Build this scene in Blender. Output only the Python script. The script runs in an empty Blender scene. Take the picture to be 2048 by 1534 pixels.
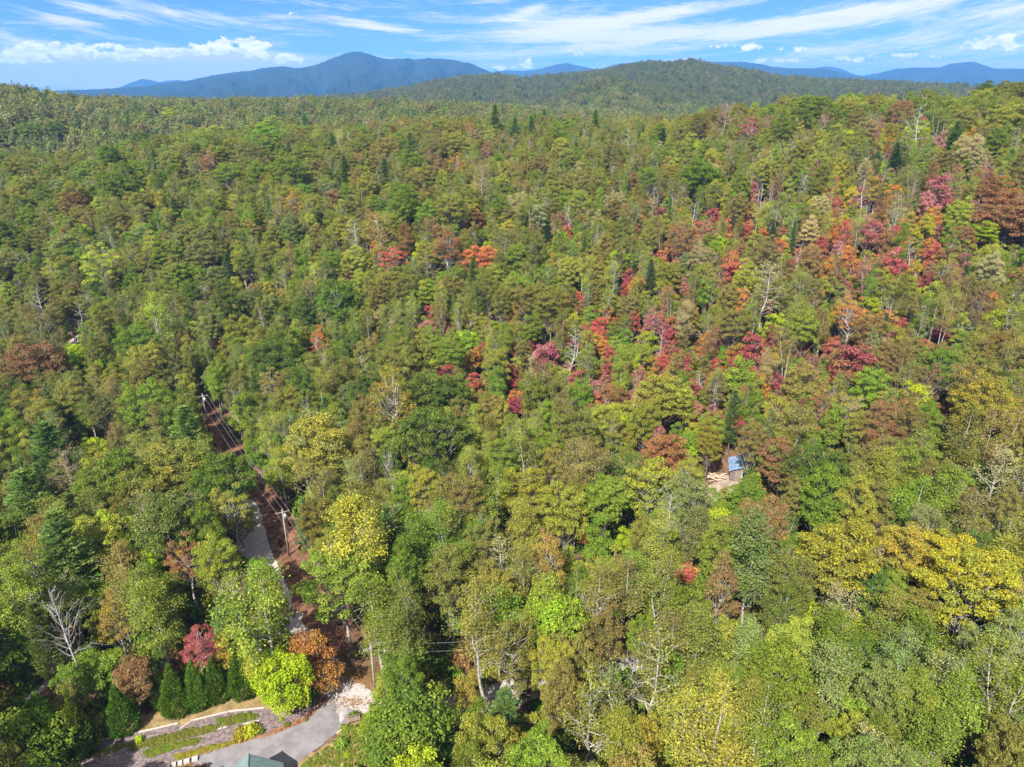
import bpy, math, random
import numpy as np
from math import radians as rad, sin, cos, tan, atan, atan2, pi, sqrt, exp

random.seed(7)
RNG = np.random.default_rng(7)
sc = bpy.context.scene
COL = sc.collection

# ------------------------------------------------------------------ camera
CAM_Z = 75.0
PITCH = 22.8
F = 1400.0            # focal length in pixels of the 2048 px wide photograph
cam_d = bpy.data.cameras.new('camera')
cam_d.sensor_width = 36.0
cam_d.lens = 36.0 * F / 2048.0
cam_d.clip_start = 0.5
cam_d.clip_end = 30000
cam = bpy.data.objects.new('camera', cam_d)
cam.location = (0, 0, CAM_Z)
cam.rotation_euler = (rad(90 - PITCH), 0, 0)
COL.objects.link(cam)
sc.camera = cam

# ------------------------------------------------------------------ light
EXPOSURE = 1.42
SUN_STRENGTH = 4.8
SKY_STRENGTH = 0.056
SUN_EL = 46.0
SUN_TO = (0.42, 1.0)                     # horizontal direction the light travels
HAZE_DENSITY = 0.95e-4
HAZE_COLOR = (0.15, 0.44, 1.0)

sc.view_settings.view_transform = 'Standard'
sc.view_settings.look = 'None'
sc.view_settings.exposure = EXPOSURE
sc.view_settings.gamma = 1.0
sc.view_settings.use_curve_mapping = False
sc.cycles.max_bounces = 6
sc.cycles.diffuse_bounces = 4
sc.cycles.transmission_bounces = 3
sc.cycles.volume_bounces = 0

sun_d = bpy.data.lights.new('sun', 'SUN')
sun_d.energy = SUN_STRENGTH
sun_d.angle = rad(0.5)
sun_d.color = (1.0, 0.95, 0.86)
sun = bpy.data.objects.new('sun', sun_d)
_l = sqrt(SUN_TO[0] ** 2 + SUN_TO[1] ** 2)
tx, ty = SUN_TO[0] / _l, SUN_TO[1] / _l
from mathutils import Vector, Matrix, Euler
sdir = Vector((tx * cos(rad(SUN_EL)), ty * cos(rad(SUN_EL)), -sin(rad(SUN_EL))))
sun.rotation_euler = sdir.to_track_quat('-Z', 'Y').to_euler()
sun.location = (0, 0, 400)
COL.objects.link(sun)


class NT:
    """small helper for node trees"""
    def __init__(s, tree):
        s.t = tree; s.n = tree.nodes; s.l = tree.links
    def node(s, typ, **kw):
        n = s.n.new(typ)
        for k, v in kw.items():
            setattr(n, k, v)
        return n
    def put(s, sock, v):
        if isinstance(v, bpy.types.NodeSocket):
            s.l.new(v, sock)
        else:
            sock.default_value = v
    def math(s, op, a, b=None, c=None, clamp=False):
        n = s.node('ShaderNodeMath', operation=op); n.use_clamp = clamp
        s.put(n.inputs[0], a)
        if b is not None: s.put(n.inputs[1], b)
        if c is not None: s.put(n.inputs[2], c)
        return n.outputs[0]
    def smooth(s, v, lo, hi):
        n = s.node('ShaderNodeMapRange', interpolation_type='SMOOTHSTEP')
        s.put(n.inputs['Value'], v)
        n.inputs['From Min'].default_value = lo; n.inputs['From Max'].default_value = hi
        return n.outputs['Result']
    def mix(s, fac, a, b, blend='MIX'):
        n = s.node('ShaderNodeMix', data_type='RGBA', blend_type=blend)
        s.put(n.inputs[0], fac)
        for i, v in ((6, a), (7, b)):
            if isinstance(v, bpy.types.NodeSocket): s.l.new(v, n.inputs[i])
            else: n.inputs[i].default_value = (*v[:3], 1)
        return n.outputs[2]
    def noise(s, vec, scale, detail=4, rough=0.55, dist=0.0, out='Fac'):
        n = s.node('ShaderNodeTexNoise')
        if vec is not None: s.l.new(vec, n.inputs['Vector'])
        n.inputs['Scale'].default_value = scale; n.inputs['Detail'].default_value = detail
        n.inputs['Roughness'].default_value = rough; n.inputs['Distortion'].default_value = dist
        return n.outputs[out]


def px_dir(u, v):
    a = rad(PITCH)
    x = (u - 1024) / F; y = (767 - v) / F
    # forward (0,cos,-sin), up (0,sin,cos), right (1,0,0)
    return np.array([x, cos(a) + y * sin(a), -sin(a) + y * cos(a)])

def px_azel(u, v):
    d = px_dir(u, v)
    return math.degrees(atan2(d[0], d[1])), math.degrees(atan(d[2] / math.hypot(d[0], d[1])))

def project(p):
    a = rad(PITCH)
    x, y, z = p[0], p[1], p[2] - CAM_Z
    zc = y * cos(a) - z * sin(a); yc = y * sin(a) + z * cos(a)
    return 1024 + F * x / zc, 767 - F * yc / zc, zc

# world ------------------------------------------------------------
world = bpy.data.worlds.new('World'); sc.world = world
world.use_nodes = True
N = NT(world.node_tree); N.n.clear()
sky = N.node('ShaderNodeTexSky', sky_type='NISHITA')
sky.sun_disc = False
sky.sun_elevation = rad(SUN_EL)
sky.sun_rotation = atan2(-tx, -ty)      # the sun stands behind the camera, a little to the left
sky.altitude = 900; sky.air_density = 1.0; sky.dust_density = 0.1; sky.ozone_density = 3.0
geo = N.node('ShaderNodeTexCoord')
sep = N.node('ShaderNodeSeparateXYZ'); N.l.new(geo.outputs['Generated'], sep.inputs[0])
X, Y, Z = sep.outputs
az = N.math('MULTIPLY', N.math('ARCTAN2', X, Y), 180 / pi)
hyp = N.math('SQRT', N.math('ADD', N.math('MULTIPLY', X, X), N.math('MULTIPLY', Y, Y)))
el = N.math('MULTIPLY', N.math('ARCTAN2', Z, hyp), 180 / pi)
# deepen the blue of the clear sky a little, everywhere
skyc = N.mix(1.0, sky.outputs[0], (0.30, 0.53, 1.15), 'MULTIPLY')

def vec2(a, b, c=0.0):
    n = N.node('ShaderNodeCombineXYZ')
    N.put(n.inputs[0], a); N.put(n.inputs[1], b); N.put(n.inputs[2], c)
    return n.outputs[0]

# cirrus: long streaks that follow shallow arcs across the sky
eld = N.math('SUBTRACT', el, N.math('MULTIPLY', N.math('MULTIPLY', az, az), 0.0031))
wob = N.noise(vec2(N.math('MULTIPLY', az, 0.05), N.math('MULTIPLY', eld, 0.25), 3.1), 1.0, 2)
eldw = N.math('ADD', eld, N.math('MULTIPLY', N.math('SUBTRACT', wob, 0.5), 2.2))
c1 = N.noise(vec2(N.math('MULTIPLY', az, 0.085), N.math('MULTIPLY', eldw, 0.9), 1.7), 1.0, 7, 0.62, 0.6)
c2 = N.noise(vec2(N.math('MULTIPLY', az, 0.7), N.math('MULTIPLY', eldw, 5.5), 8.7), 1.0, 8, 0.7, 0.5)
cir = N.math('ADD', N.math('MULTIPLY', c1, 0.66), N.math('MULTIPLY', c2, 0.34))

def blob(u, v, su, sv, amp=1.0, slope=0.0):
    a0, e0 = px_azel(u, v)
    sa = su / F * 57.3 * 0.9; se = sv / F * 57.3 * 0.85
    da = N.math('SUBTRACT', az, a0)
    de = N.math('SUBTRACT', N.math('SUBTRACT', el, e0), N.math('MULTIPLY', da, slope))
    a = N.math('DIVIDE', da, sa); b = N.math('DIVIDE', de, se)
    r = N.math('ADD', N.math('MULTIPLY', a, a), N.math('MULTIPLY', b, b))
    g = N.math('POWER', 2.718, N.math('MULTIPLY', r, -1.0))
    return g if amp == 1.0 else N.math('MULTIPLY', g, amp)

def total(lst):
    r = lst[0]
    for k in lst[1:]:
        r = N.math('ADD', r, k)
    return r
cir_mask = total([
    blob(190, 20, 90, 10, 0.9, -0.17), blob(400, 32, 110, 14, 1.0, -0.13), blob(130, 40, 60, 8, 0.6, -0.1),
    blob(740, 48, 110, 11, 1.0, -0.15), blob(700, 14, 90, 6, 0.6, -0.08), blob(60, 100, 200, 22, 0.4, 0),
    blob(1160, 62, 240, 28, 0.85, -0.06), blob(1340, 25, 220, 14, 0.95, 0.13), blob(1330, 72, 170, 13, 0.9, 0.12),
    blob(1640, 40, 230, 12, 1.0, 0.16), blob(1860, 30, 260, 24, 0.75, 0.08), blob(1750, 88, 260, 16, 0.7, 0.14),
    blob(1060, 20, 40, 10, 0.7, 0.3), blob(1950, 95, 120, 22, 0.5, 0.1), blob(1000, 110, 260, 14, 0.35, 0.0),
    blob(-500, 30, 500, 60, 0.6, -0.1), blob(2600, 30, 500, 60, 0.6, 0.1)])
cir_gen = N.math('MULTIPLY', N.smooth(el, 6.5, 12.0), 0.8)      # scattered cirrus overhead too
cirA = N.math('MULTIPLY', N.smooth(N.math('ADD', cir, N.math('MULTIPLY', N.math('ADD', cir_mask, cir_gen), 0.23)), 0.52, 0.78), 0.92)
# cumulus: heaps with billowing tops and flat bases
bn = N.noise(vec2(N.math('MULTIPLY', az, 1.25), N.math('MULTIPLY', el, 2.0), 0.3), 1.0, 9, 0.58)
cum_list = [
    (40, 112, 60, 12), (90, 92, 34, 18), (150, 104, 60, 17), (190, 98, 40, 15), (265, 106, 34, 12), (320, 108, 30, 8),
    (345, 103, 30, 9), (400, 100, 26, 12), (450, 95, 50, 15), (500, 88, 36, 17), (530, 100, 34, 12), (575, 118, 60, 10),
    (10, 118, 60, 9), (1160, 106, 32, 9), (1050, 122, 34, 9), (1432, 94, 34, 7), (1497, 92, 26, 10), (1580, 98, 60, 7),
    (1710, 116, 50, 9), (1830, 110, 50, 6), (2010, 78, 55, 16), (1975, 92, 40, 8), (1560, 121, 60, 6), (1010, 135, 60, 5)]
cum = total([blob(a, b, c, d) for a, b, c, d in cum_list])
cumA = N.smooth(N.math('ADD', N.math('MULTIPLY', N.math('MINIMUM', cum, 1.15), 0.50), N.math('MULTIPLY', bn, 2.0)), 1.36, 1.56)
# low thin sheets near the horizon on the left
lowm = total([blob(250, 135, 360, 24, 1.3), blob(60, 155, 300, 30, 1.2), blob(480, 112, 160, 20, 0.5), blob(1800, 128, 260, 10, 0.6), blob(1000, 130, 160, 10, 0.5)])
lown = N.noise(vec2(N.math('MULTIPLY', az, 0.22), N.math('MULTIPLY', el, 2.2), 5.5), 1.0, 6, 0.6)
lowA = N.math('MULTIPLY', N.smooth(N.math('ADD', N.math('MULTIPLY', lowm, 0.3), lown), 0.50, 0.85), 0.9)
K = 6.9
cshade = N.smooth(N.noise(vec2(N.math('MULTIPLY', az, 0.9), N.math('MULTIPLY', el, 2.4), 2.0), 1.0, 5, 0.6), 0.3, 0.62)
ccol = N.mix(cshade, (K * 0.95, K * 0.98, K * 1.08), (K * 1.5, K * 1.42, K * 1.30))
s1 = N.mix(cirA, skyc, (K * 1.18, K * 1.14, K * 1.15))
s1 = N.mix(lowA, s1, (K * 0.95, K * 0.93, K * 1.02))
s1 = N.mix(cumA, s1, ccol)
bg = N.node('ShaderNodeBackground'); N.l.new(s1, bg.inputs[0]); bg.inputs[1].default_value = SKY_STRENGTH
wo = N.node('ShaderNodeOutputWorld'); N.l.new(bg.outputs[0], wo.inputs[0])

# ------------------------------------------------------------------ terrain height
TT = np.array([-1.5, -1.1, -.65, -.35, 0, .25, .36, .65, 1.1, 1.5])
DD = np.array([0, 30, 50, 80, 110, 140, 170, 210, 240, 290, 340, 400, 500, 650, 900])
HT = np.array([
    [0, 0, 0, 0, 0, 0, 0, 0, 0, 0],
    [0, 0, 0, 0, 0, 0, 0, 0, 0, 0],
    [0, 0, 0, 0, 0, 0, 0, 1, 2, 2],
    [-1, -1, 0, 0, 0, 1, 2, 5, 8, 8],
    [-3, -3, -2, 0, 0, 2, 4, 10, 15, 16],
    [-3, -3, -2, 0, 2, 6, 10, 17, 23, 25],
    [-1, -1, 0, 2, 7, 13, 17, 26, 32, 34],
    [7, 8, 9, 12, 19, 26, 32, 41, 48, 50],
    [12, 14, 18, 22, 28, 34, 43, 57, 63, 63],
    [22, 26, 30, 36, 38, 45, 54, 64, 67, 67],
    [26, 29, 35, 44, 45, 50, 53, 58, 56, 56],
    [16, 18, 22, 44, 46, 44, 45, 42, 40, 40],
    [5, 5, 7, 24, 34, 22, 20, 25, 25, 25],
    [5, 5, 8, 18, 15, 5, 5, 10, 10, 10],
    [5, 5, 8, 10, 8, 5, 5, 5, 5, 5]], float)

def smooth_table(D, T):
    """bicubic-ish lookup: linear table, smoothed by averaging a small kernel"""
    def lin(d, t):
        di = np.clip(np.searchsorted(DD, d) - 1, 0, len(DD) - 2); ti = np.clip(np.searchsorted(TT, t) - 1, 0, len(TT) - 2)
        fd = np.clip((d - DD[di]) / (DD[di + 1] - DD[di]), 0, 1); ft = np.clip((t - TT[ti]) / (TT[ti + 1] - TT[ti]), 0, 1)
        return ((HT[di, ti] * (1 - ft) + HT[di, ti + 1] * ft) * (1 - fd) + (HT[di + 1, ti] * (1 - ft) + HT[di + 1, ti + 1] * ft) * fd)
    r = 0
    for a in (-1, 0, 1):
        for b in (-1, 0, 1):
            r = r + lin(D + a * 0.09 * np.maximum(D, 60), T + b * 0.07) * (0.5 if a == 0 else 0.25) * (0.5 if b == 0 else 0.25)
    return r

_perm = np.random.default_rng(3).random((256, 256))
def vnoise(x, y):
    xi = np.floor(x).astype(int); yi = np.floor(y).astype(int); fx = x - xi; fy = y - yi
    fx = fx * fx * (3 - 2 * fx); fy = fy * fy * (3 - 2 * fy)
    g = lambda a, b: _perm[a & 255, b & 255]
    return (g(xi, yi) * (1 - fx) + g(xi + 1, yi) * fx) * (1 - fy) + (g(xi, yi + 1) * (1 - fx) + g(xi + 1, yi + 1) * fx) * fy - 0.5
def fbm(x, y, o=4):
    r = 0; a = 1.0
    for k in range(o):
        r = r + a * vnoise(x * 2 ** k + 17 * k, y * 2 ** k + 31 * k); a *= 0.5
    return r

def sil(pts, D, extra=0.0):
    A = []; Zs = []
    for u, v in pts:
        a, e = px_azel(u, v)
        A.append(a); Zs.append(CAM_Z + D * tan(rad(e)) - extra)
    return np.array(A), np.array(Zs)

HILLS = [   # silhouette, distance of the crest, depth in front of it, depth behind it
    (sil([(-600, 150), (-300, 156), (0, 165), (60, 170), (100, 181), (150, 189), (250, 193), (400, 198), (520, 193), (620, 191), (800, 197), (960, 206), (1100, 215), (1400, 235), (2600, 240)], 780, 17), 780, 260, 400),
    (sil([(-600, 215), (1000, 230), (1060, 222), (1120, 194), (1180, 168), (1220, 160), (1260, 168), (1330, 188), (1420, 208), (1500, 222), (2600, 230)], 1300, 11), 1300, 330, 400),
    (sil([(-600, 190), (0, 200), (600, 205), (720, 196), (820, 178), (870, 166), (930, 157), (1000, 154), (1050, 161), (1090, 158), (1150, 152), (1200, 147), (1240, 139), (1270, 131), (1300, 128), (1340, 131), (1365, 126), (1390, 126), (1410, 131), (1430, 139), (1480, 143), (1520, 150), (1560, 158), (1620, 162), (1680, 166), (1750, 170), (1900, 178), (2600, 180)], 1950, 9), 1950, 620, 700),
]
def far_height(x, y):
    r = np.hypot(x, y); a = np.degrees(np.arctan2(x, y))
    base = 8 + 10 * fbm(x / 420, y / 420)
    out = base
    for (A, Zs), D, wf, wb in HILLS:
        zc = np.interp(a, A, Zs)
        sp = 0.22 * fbm(a * 0.45 + 5, r / 500, 3)
        q = (r - D) / np.where(r < D, wf, wb)
        prof = np.exp(-q * q * (1 + sp * 1.6))
        out = np.maximum(out, base + (zc - base) * prof)
    out = out + np.where(r > 900, 7 * fbm(x / 150, y / 150, 3) * np.clip((r - 900) / 300, 0, 1), 0)
    return out

def height(x, y):
    x = np.asarray(x, float); y = np.asarray(y, float)
    r = np.hypot(x, y)
    d = np.maximum(np.where(y > 1, y, 1), 1)
    near = smooth_table(np.minimum(np.maximum(d, 0), 899), np.clip(x / d, -1.49, 1.49))
    k = np.clip((y - 95) / 60, 0, 1)
    near = near + k * 5.0 * fbm(x / 46, y / 46)
    f = far_height(x, y)
    w = np.clip((r - 430) / 180, 0, 1); w = w * w * (3 - 2 * w)
    n2 = near * (1 - w) + f * w
    return np.where(y < 20, 0.0, n2)

def h1(x, y):
    return float(height(np.array([x]), np.array([y]))[0])

def pix_world(u, v, above=0.0):
    """the point of the real ground (or a given height over it) seen along a pixel of the photograph"""
    d = px_dir(u, v)
    s = np.concatenate([np.arange(20, 400, 1.0), np.arange(400, 3000, 6.0)])
    P = s[:, None] * d[None, :]
    z = CAM_Z + P[:, 2]
    hh = height(P[:, 0], P[:, 1]) + above
    below = np.where(z < hh)[0]
    if len(below) == 0:
        k = int(np.argmin((z - hh)[:420]))
    else:
        k = below[0]
        if k > 0:
            a = (z - hh)[k - 1]; b = (hh - z)[k]
            t = a / max(a + b, 1e-6)
            p = P[k - 1] * (1 - t) + P[k] * t
            return p[0], p[1], h1(p[0], p[1])
    return P[k, 0], P[k, 1], h1(P[k, 0], P[k, 1])

def flat(u, v, z=0.0):
    d = px_dir(u, v); s = (z - CAM_Z) / d[2]
    return d[0] * s, d[1] * s

# ------------------------------------------------------------------ mesh helpers
def mesh_np(name, verts, faces_flat, sizes, mats, mat_idx=None, smooth=False, attrs=None):
    me = bpy.data.meshes.new(name)
    verts = np.asarray(verts, np.float32)
    me.vertices.add(len(verts)); me.vertices.foreach_set('co', verts.ravel())
    me.loops.add(len(faces_flat)); me.loops.foreach_set('vertex_index', np.asarray(faces_flat, np.int32))
    sizes = np.asarray(sizes, np.int32)
    starts = np.concatenate([[0], np.cumsum(sizes)[:-1]]).astype(np.int32)
    me.polygons.add(len(sizes)); me.polygons.foreach_set('loop_start', starts); me.polygons.foreach_set('loop_total', sizes)
    if mat_idx is not None: me.polygons.foreach_set('material_index', np.asarray(mat_idx, np.int32))
    me.polygons.foreach_set('use_smooth', np.full(len(sizes), smooth))
    for m in mats: me.materials.append(m)
    if attrs:
        for k, (dom, typ, arr) in attrs.items():
            a = me.attributes.new(k, typ, dom)
            a.data.foreach_set('value' if typ == 'FLOAT' else 'vector', np.asarray(arr, np.float32).ravel())
    me.update(calc_edges=True)
    return me

def link(name, me, parent=None, **props):
    o = bpy.data.objects.new(name, me)
    COL.objects.link(o)
    if parent is not None: o.parent = parent
    for k, v in props.items():
        if v is not None: o[k] = v
    return o

def thing(name, loc, label, category, group=None, rz=0.0):
    o = bpy.data.objects.new(name, None); COL.objects.link(o)
    o.location = loc; o.rotation_euler = (0, 0, rz); o.empty_display_size = 0.5
    o['label'] = label; o['category'] = category
    if group: o['group'] = group
    return o

class MB:
    """collects polygons into one mesh"""
    def __init__(s): s.v = []; s.f = []
    def box(s, c, size, rz=0.0, mat=None):
        cx, cy, cz = c; a, b, h = size[0] / 2, size[1] / 2, size[2] / 2
        n = len(s.v)
        for dz in (-h, h):
            for dx, dy in ((-a, -b), (a, -b), (a, b), (-a, b)):
                s.v.append((cx + dx * cos(rz) - dy * sin(rz), cy + dx * sin(rz) + dy * cos(rz), cz + dz))
        for q in ((0, 3, 2, 1), (4, 5, 6, 7), (0, 1, 5, 4), (1, 2, 6, 5), (2, 3, 7, 6), (3, 0, 4, 7)):
            s.f.append(tuple(n + k for k in q))
        return s
    def tube(s, p0, p1, r0, r1=None, n=8, cap=True):
        r1 = r0 if r1 is None else r1
        p0 = Vector(p0); p1 = Vector(p1); d = (p1 - p0).normalized()
        a = d.orthogonal().normalized(); b = d.cross(a)
        k = len(s.v)
        for p, r in ((p0, r0), (p1, r1)):
            for i in range(n):
                t = 2 * pi * i / n
                s.v.append(tuple(p + a * (r * cos(t)) + b * (r * sin(t))))
        for i in range(n):
            j = (i + 1) % n
            s.f.append((k + i, k + j, k + n + j, k + n + i))
        if cap:
            s.f.append(tuple(k + i for i in range(n))[::-1]); s.f.append(tuple(k + n + i for i in range(n)))
        return s
    def poly(s, pts):
        n = len(s.v); s.v += [tuple(p) for p in pts]; s.f.append(tuple(range(n, n + len(pts)))); return s
    def mesh(s, name, mat, smooth=False):
        me = bpy.data.meshes.new(name); me.from_pydata(s.v, [], s.f)
        me.materials.append(mat)
        if smooth:
            me.polygons.foreach_set('use_smooth', [True] * len(me.polygons))
        me.update(); return me

# ------------------------------------------------------------------ materials
def new_mat(name):
    m = bpy.data.materials.new(name); m.use_nodes = True
    n = NT(m.node_tree); n.n.clear()
    out = n.node('ShaderNodeOutputMaterial')
    return m, n, out

def simple(name, col, rough=0.8, var=0.25, scale=3.0, bump=0.0, spec=0.3, metal=0.0, col2=None):
    m, n, out = new_mat(name)
    b = n.node('ShaderNodeBsdfPrincipled')
    tc = n.node('ShaderNodeTexCoord')
    ns = n.noise(tc.outputs['Object'], scale, 6, 0.65)
    c2 = col2 or tuple(min(1, c * (1 - var)) for c in col)
    c1 = tuple(min(1, c * (1 + var * 0.6)) for c in col)
    n.l.new(n.mix(n.smooth(ns, 0.35, 0.65), c2, c1), b.inputs['Base Color'])
    b.inputs['Roughness'].default_value = rough; b.inputs['Specular IOR Level'].default_value = spec
    b.inputs['Metallic'].default_value = metal
    if bump:
        bn_ = n.node('ShaderNodeBump'); bn_.inputs['Strength'].default_value = bump; bn_.inputs['Distance'].default_value = 0.05
        n.l.new(n.noise(tc.outputs['Object'], scale * 6, 4), bn_.inputs['Height']); n.l.new(bn_.outputs[0], b.inputs['Normal'])
    n.l.new(b.outputs[0], out.inputs[0])
    return m

def foliage_mat():
    m, n, out = new_mat('foliage')
    def attr(name, typ):
        a = n.node('ShaderNodeAttribute', attribute_type=typ); a.attribute_name = name; return a
    t1 = attr('tint', 'INSTANCER').outputs['Color']; t2 = attr('tint_two', 'INSTANCER').outputs['Color']
    lr = attr('leaf_random', 'GEOMETRY').outputs['Fac']; cr = attr('clump_random', 'GEOMETRY').outputs['Fac']
    k = n.smooth(n.math('ADD', n.math('MULTIPLY', cr, 0.72), n.math('MULTIPLY', lr, 0.28)), 0.50, 0.80)
    c = n.mix(k, t1, t2)
    # single leaves differ: some paler, some duller
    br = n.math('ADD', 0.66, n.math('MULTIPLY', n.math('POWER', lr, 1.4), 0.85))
    c = n.mix(n.math('MULTIPLY', n.smooth(lr, 0.94, 0.96), 0.22), c, (0.42, 0.34, 0.06))
    hs = n.node('ShaderNodeHueSaturation')
    n.l.new(c, hs.inputs['Color']); n.l.new(br, hs.inputs['Value'])
    hs.inputs['Saturation'].default_value = 1.0
    n.l.new(n.math('ADD', 0.485, n.math('MULTIPLY', cr, 0.03)), hs.inputs['Hue'])
    col = hs.outputs[0]
    d = n.node('ShaderNodeBsdfDiffuse'); n.l.new(col, d.inputs[0])
    t = n.node('ShaderNodeBsdfTranslucent'); n.l.new(n.mix(0.35, col, (0.9, 1.0, 0.35), 'MULTIPLY'), t.inputs[0])
    g = n.node('ShaderNodeBsdfGlossy'); g.inputs[0].default_value = (1, 1, 1, 1); g.inputs[1].default_value = 0.45
    s = n.node('ShaderNodeMixShader'); s.inputs[0].default_value = 0.43; n.l.new(d.outputs[0], s.inputs[1]); n.l.new(t.outputs[0], s.inputs[2])
    s2 = n.node('ShaderNodeMixShader'); s2.inputs[0].default_value = 0.007; n.l.new(s.outputs[0], s2.inputs[1]); n.l.new(g.outputs[0], s2.inputs[2])
    n.l.new(s2.outputs[0], out.inputs[0])
    return m
M_LEAF = foliage_mat()
M_BARK = simple('bark', (0.17, 0.145, 0.12), 0.9, 0.4, 2.0, 0.4, 0.1)
M_PALE = simple('pale_bark', (0.31, 0.29, 0.26), 0.85, 0.35, 2.2, 0.3, 0.1)
M_WHITE = simple('weathered_bark', (0.36, 0.345, 0.325), 0.85, 0.3, 2.0, 0.3, 0.1)

def ground_mat():
    m, n, out = new_mat('forest_floor')
    tc = n.node('ShaderNodeTexCoord'); P = tc.outputs['Object']
    a = n.noise(P, 0.05, 5, 0.6); b = n.noise(P, 0.7, 6, 0.7); c = n.noise(P, 4.0, 5, 0.7)
    col = n.mix(n.smooth(b, 0.35, 0.65), (0.085, 0.048, 0.028), (0.17, 0.105, 0.062))
    col = n.mix(n.math('MULTIPLY', n.smooth(a, 0.48, 0.62), 0.75), col, (0.05, 0.065, 0.02))
    col = n.mix(n.smooth(c, 0.55, 0.75), col, (0.23, 0.13, 0.07))
    # far away the floor is never seen between the crowns; what shows reads as woodland
    ln = n.node('ShaderNodeVectorMath', operation='LENGTH'); n.l.new(P, ln.inputs[0])
    fa = n.smooth(ln.outputs['Value'], 380, 700)
    woods = n.mix(n.smooth(n.noise(P, 0.03, 8, 0.7), 0.35, 0.65), (0.028, 0.040, 0.014), (0.062, 0.072, 0.026))
    col = n.mix(fa, col, woods)
    d = n.node('ShaderNodeBsdfDiffuse'); n.l.new(col, d.inputs[0])
    bp = n.node('ShaderNodeBump'); bp.inputs['Strength'].default_value = 0.6; bp.inputs['Distance'].default_value = 0.15
    n.l.new(n.noise(P, 2.5, 6, 0.7), bp.inputs['Height']); n.l.new(bp.outputs[0], d.inputs['Normal'])
    n.l.new(d.outputs[0], out.inputs[0])
    return m
M_GROUND = ground_mat()

def mountain_mat(name, c1, c2, rock=False):
    m, n, out = new_mat(name)
    tc = n.node('ShaderNodeTexCoord'); P = tc.outputs['Object']
    a = n.noise(P, 0.0035, 6, 0.6); b = n.noise(P, 0.035, 6, 0.75)
    col = n.mix(n.smooth(a, 0.35, 0.65), c1, c2)
    col = n.mix(n.smooth(b, 0.42, 0.62), tuple(x * 0.7 for x in c1), col)
    d = n.node('ShaderNodeBsdfDiffuse'); n.l.new(col, d.inputs[0])
    bp = n.node('ShaderNodeBump'); bp.inputs['Strength'].default_value = 1.0; bp.inputs['Distance'].default_value = 8.0
    n.l.new(n.noise(P, 0.045, 5, 0.7), bp.inputs['Height']); n.l.new(bp.outputs[0], d.inputs['Normal'])
    n.l.new(d.outputs[0], out.inputs[0])
    return m

# ------------------------------------------------------------------ the ground sheet
def build_ground():
    azs = np.radians(np.concatenate([np.arange(-180, -64, 4.0), np.arange(-64, 64.01, 0.34), np.arange(68, 180, 4.0)]))
    rs = np.concatenate([[0.5], np.arange(10, 120, 3.0), 120 * 1.0235 ** np.arange(0, 205)])
    rs = rs[rs < 12300]
    A, R = np.meshgrid(azs, rs)
    Xg = R * np.sin(A); Yg = R * np.cos(A)
    Zg = height(Xg, Yg)
    Zg = np.where(Yg < 20, np.where(R > 300, Zg + (R - 300) * 0.0, Zg), Zg)
    nr, na = R.shape
    V = np.stack([Xg, Yg, Zg], -1).reshape(-1, 3)
    i = np.arange(nr - 1)[:, None] * na; j = np.arange(na)[None, :]; j2 = (j + 1) % na
    q = np.stack([i + j, i + j2, i + na + j2, i + na + j], -1).reshape(-1, 4)[:, ::-1]
    me = mesh_np('ground', V, q.ravel(), np.full(len(q), 4), [M_GROUND], smooth=True)
    link('ground', me, kind='structure')
build_ground()

def build_mountain(name, pts, D, wf, wb, mat, amp=0.05, seed=0, lift=0.0):
    D *= 1.3; wf *= 1.3; wb *= 1.3
    A, Zs = sil(pts, D, lift)
    a0, a1 = A.min(), A.max()
    base = -5.0
    azs = np.arange(a0, a1, 0.09)
    rs = np.linspace(D - 2.1 * wf, D + 1.7 * wb, 64)
    AA, R = np.meshgrid(azs, rs)
    zc = np.interp(AA, A, Zs)
    x = R * np.sin(np.radians(AA)); y = R * np.cos(np.radians(AA))
    rid = 1 - 2 * np.abs(fbm(AA * 0.42 + seed, R / 900 + seed * 3, 4))       # spurs and ravines running down the face
    q = (R - D) / np.where(R < D, wf * (0.75 + 0.5 * rid), wb)
    prof = np.exp(-q * q)
    edge = np.clip((AA - a0) / 2.0, 0, 1) * np.clip((a1 - AA) / 2.0, 0, 1)
    Z = base + (zc - base) * prof + fbm(x / 160 + seed, y / 160, 4) * (zc - base) * amp * (0.3 + np.abs(q)) * prof
    Z = Z + 5.0 * fbm(x / 22, y / 22, 3) * prof
    nr, na = R.shape
    V = np.stack([x, y, Z], -1).reshape(-1, 3)
    i = np.arange(nr - 1)[:, None] * na; j = np.arange(na - 1)[None, :]
    qd = np.stack([i + j, i + na + j, i + na + j + 1, i + j + 1], -1).reshape(-1, 4)[:, ::-1]
    qd = qd[:, ::-1]
    me = mesh_np(name, V, qd.ravel(), np.full(len(qd), 4), [mat], smooth=True)
    return link(name, me, kind='structure')

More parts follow.
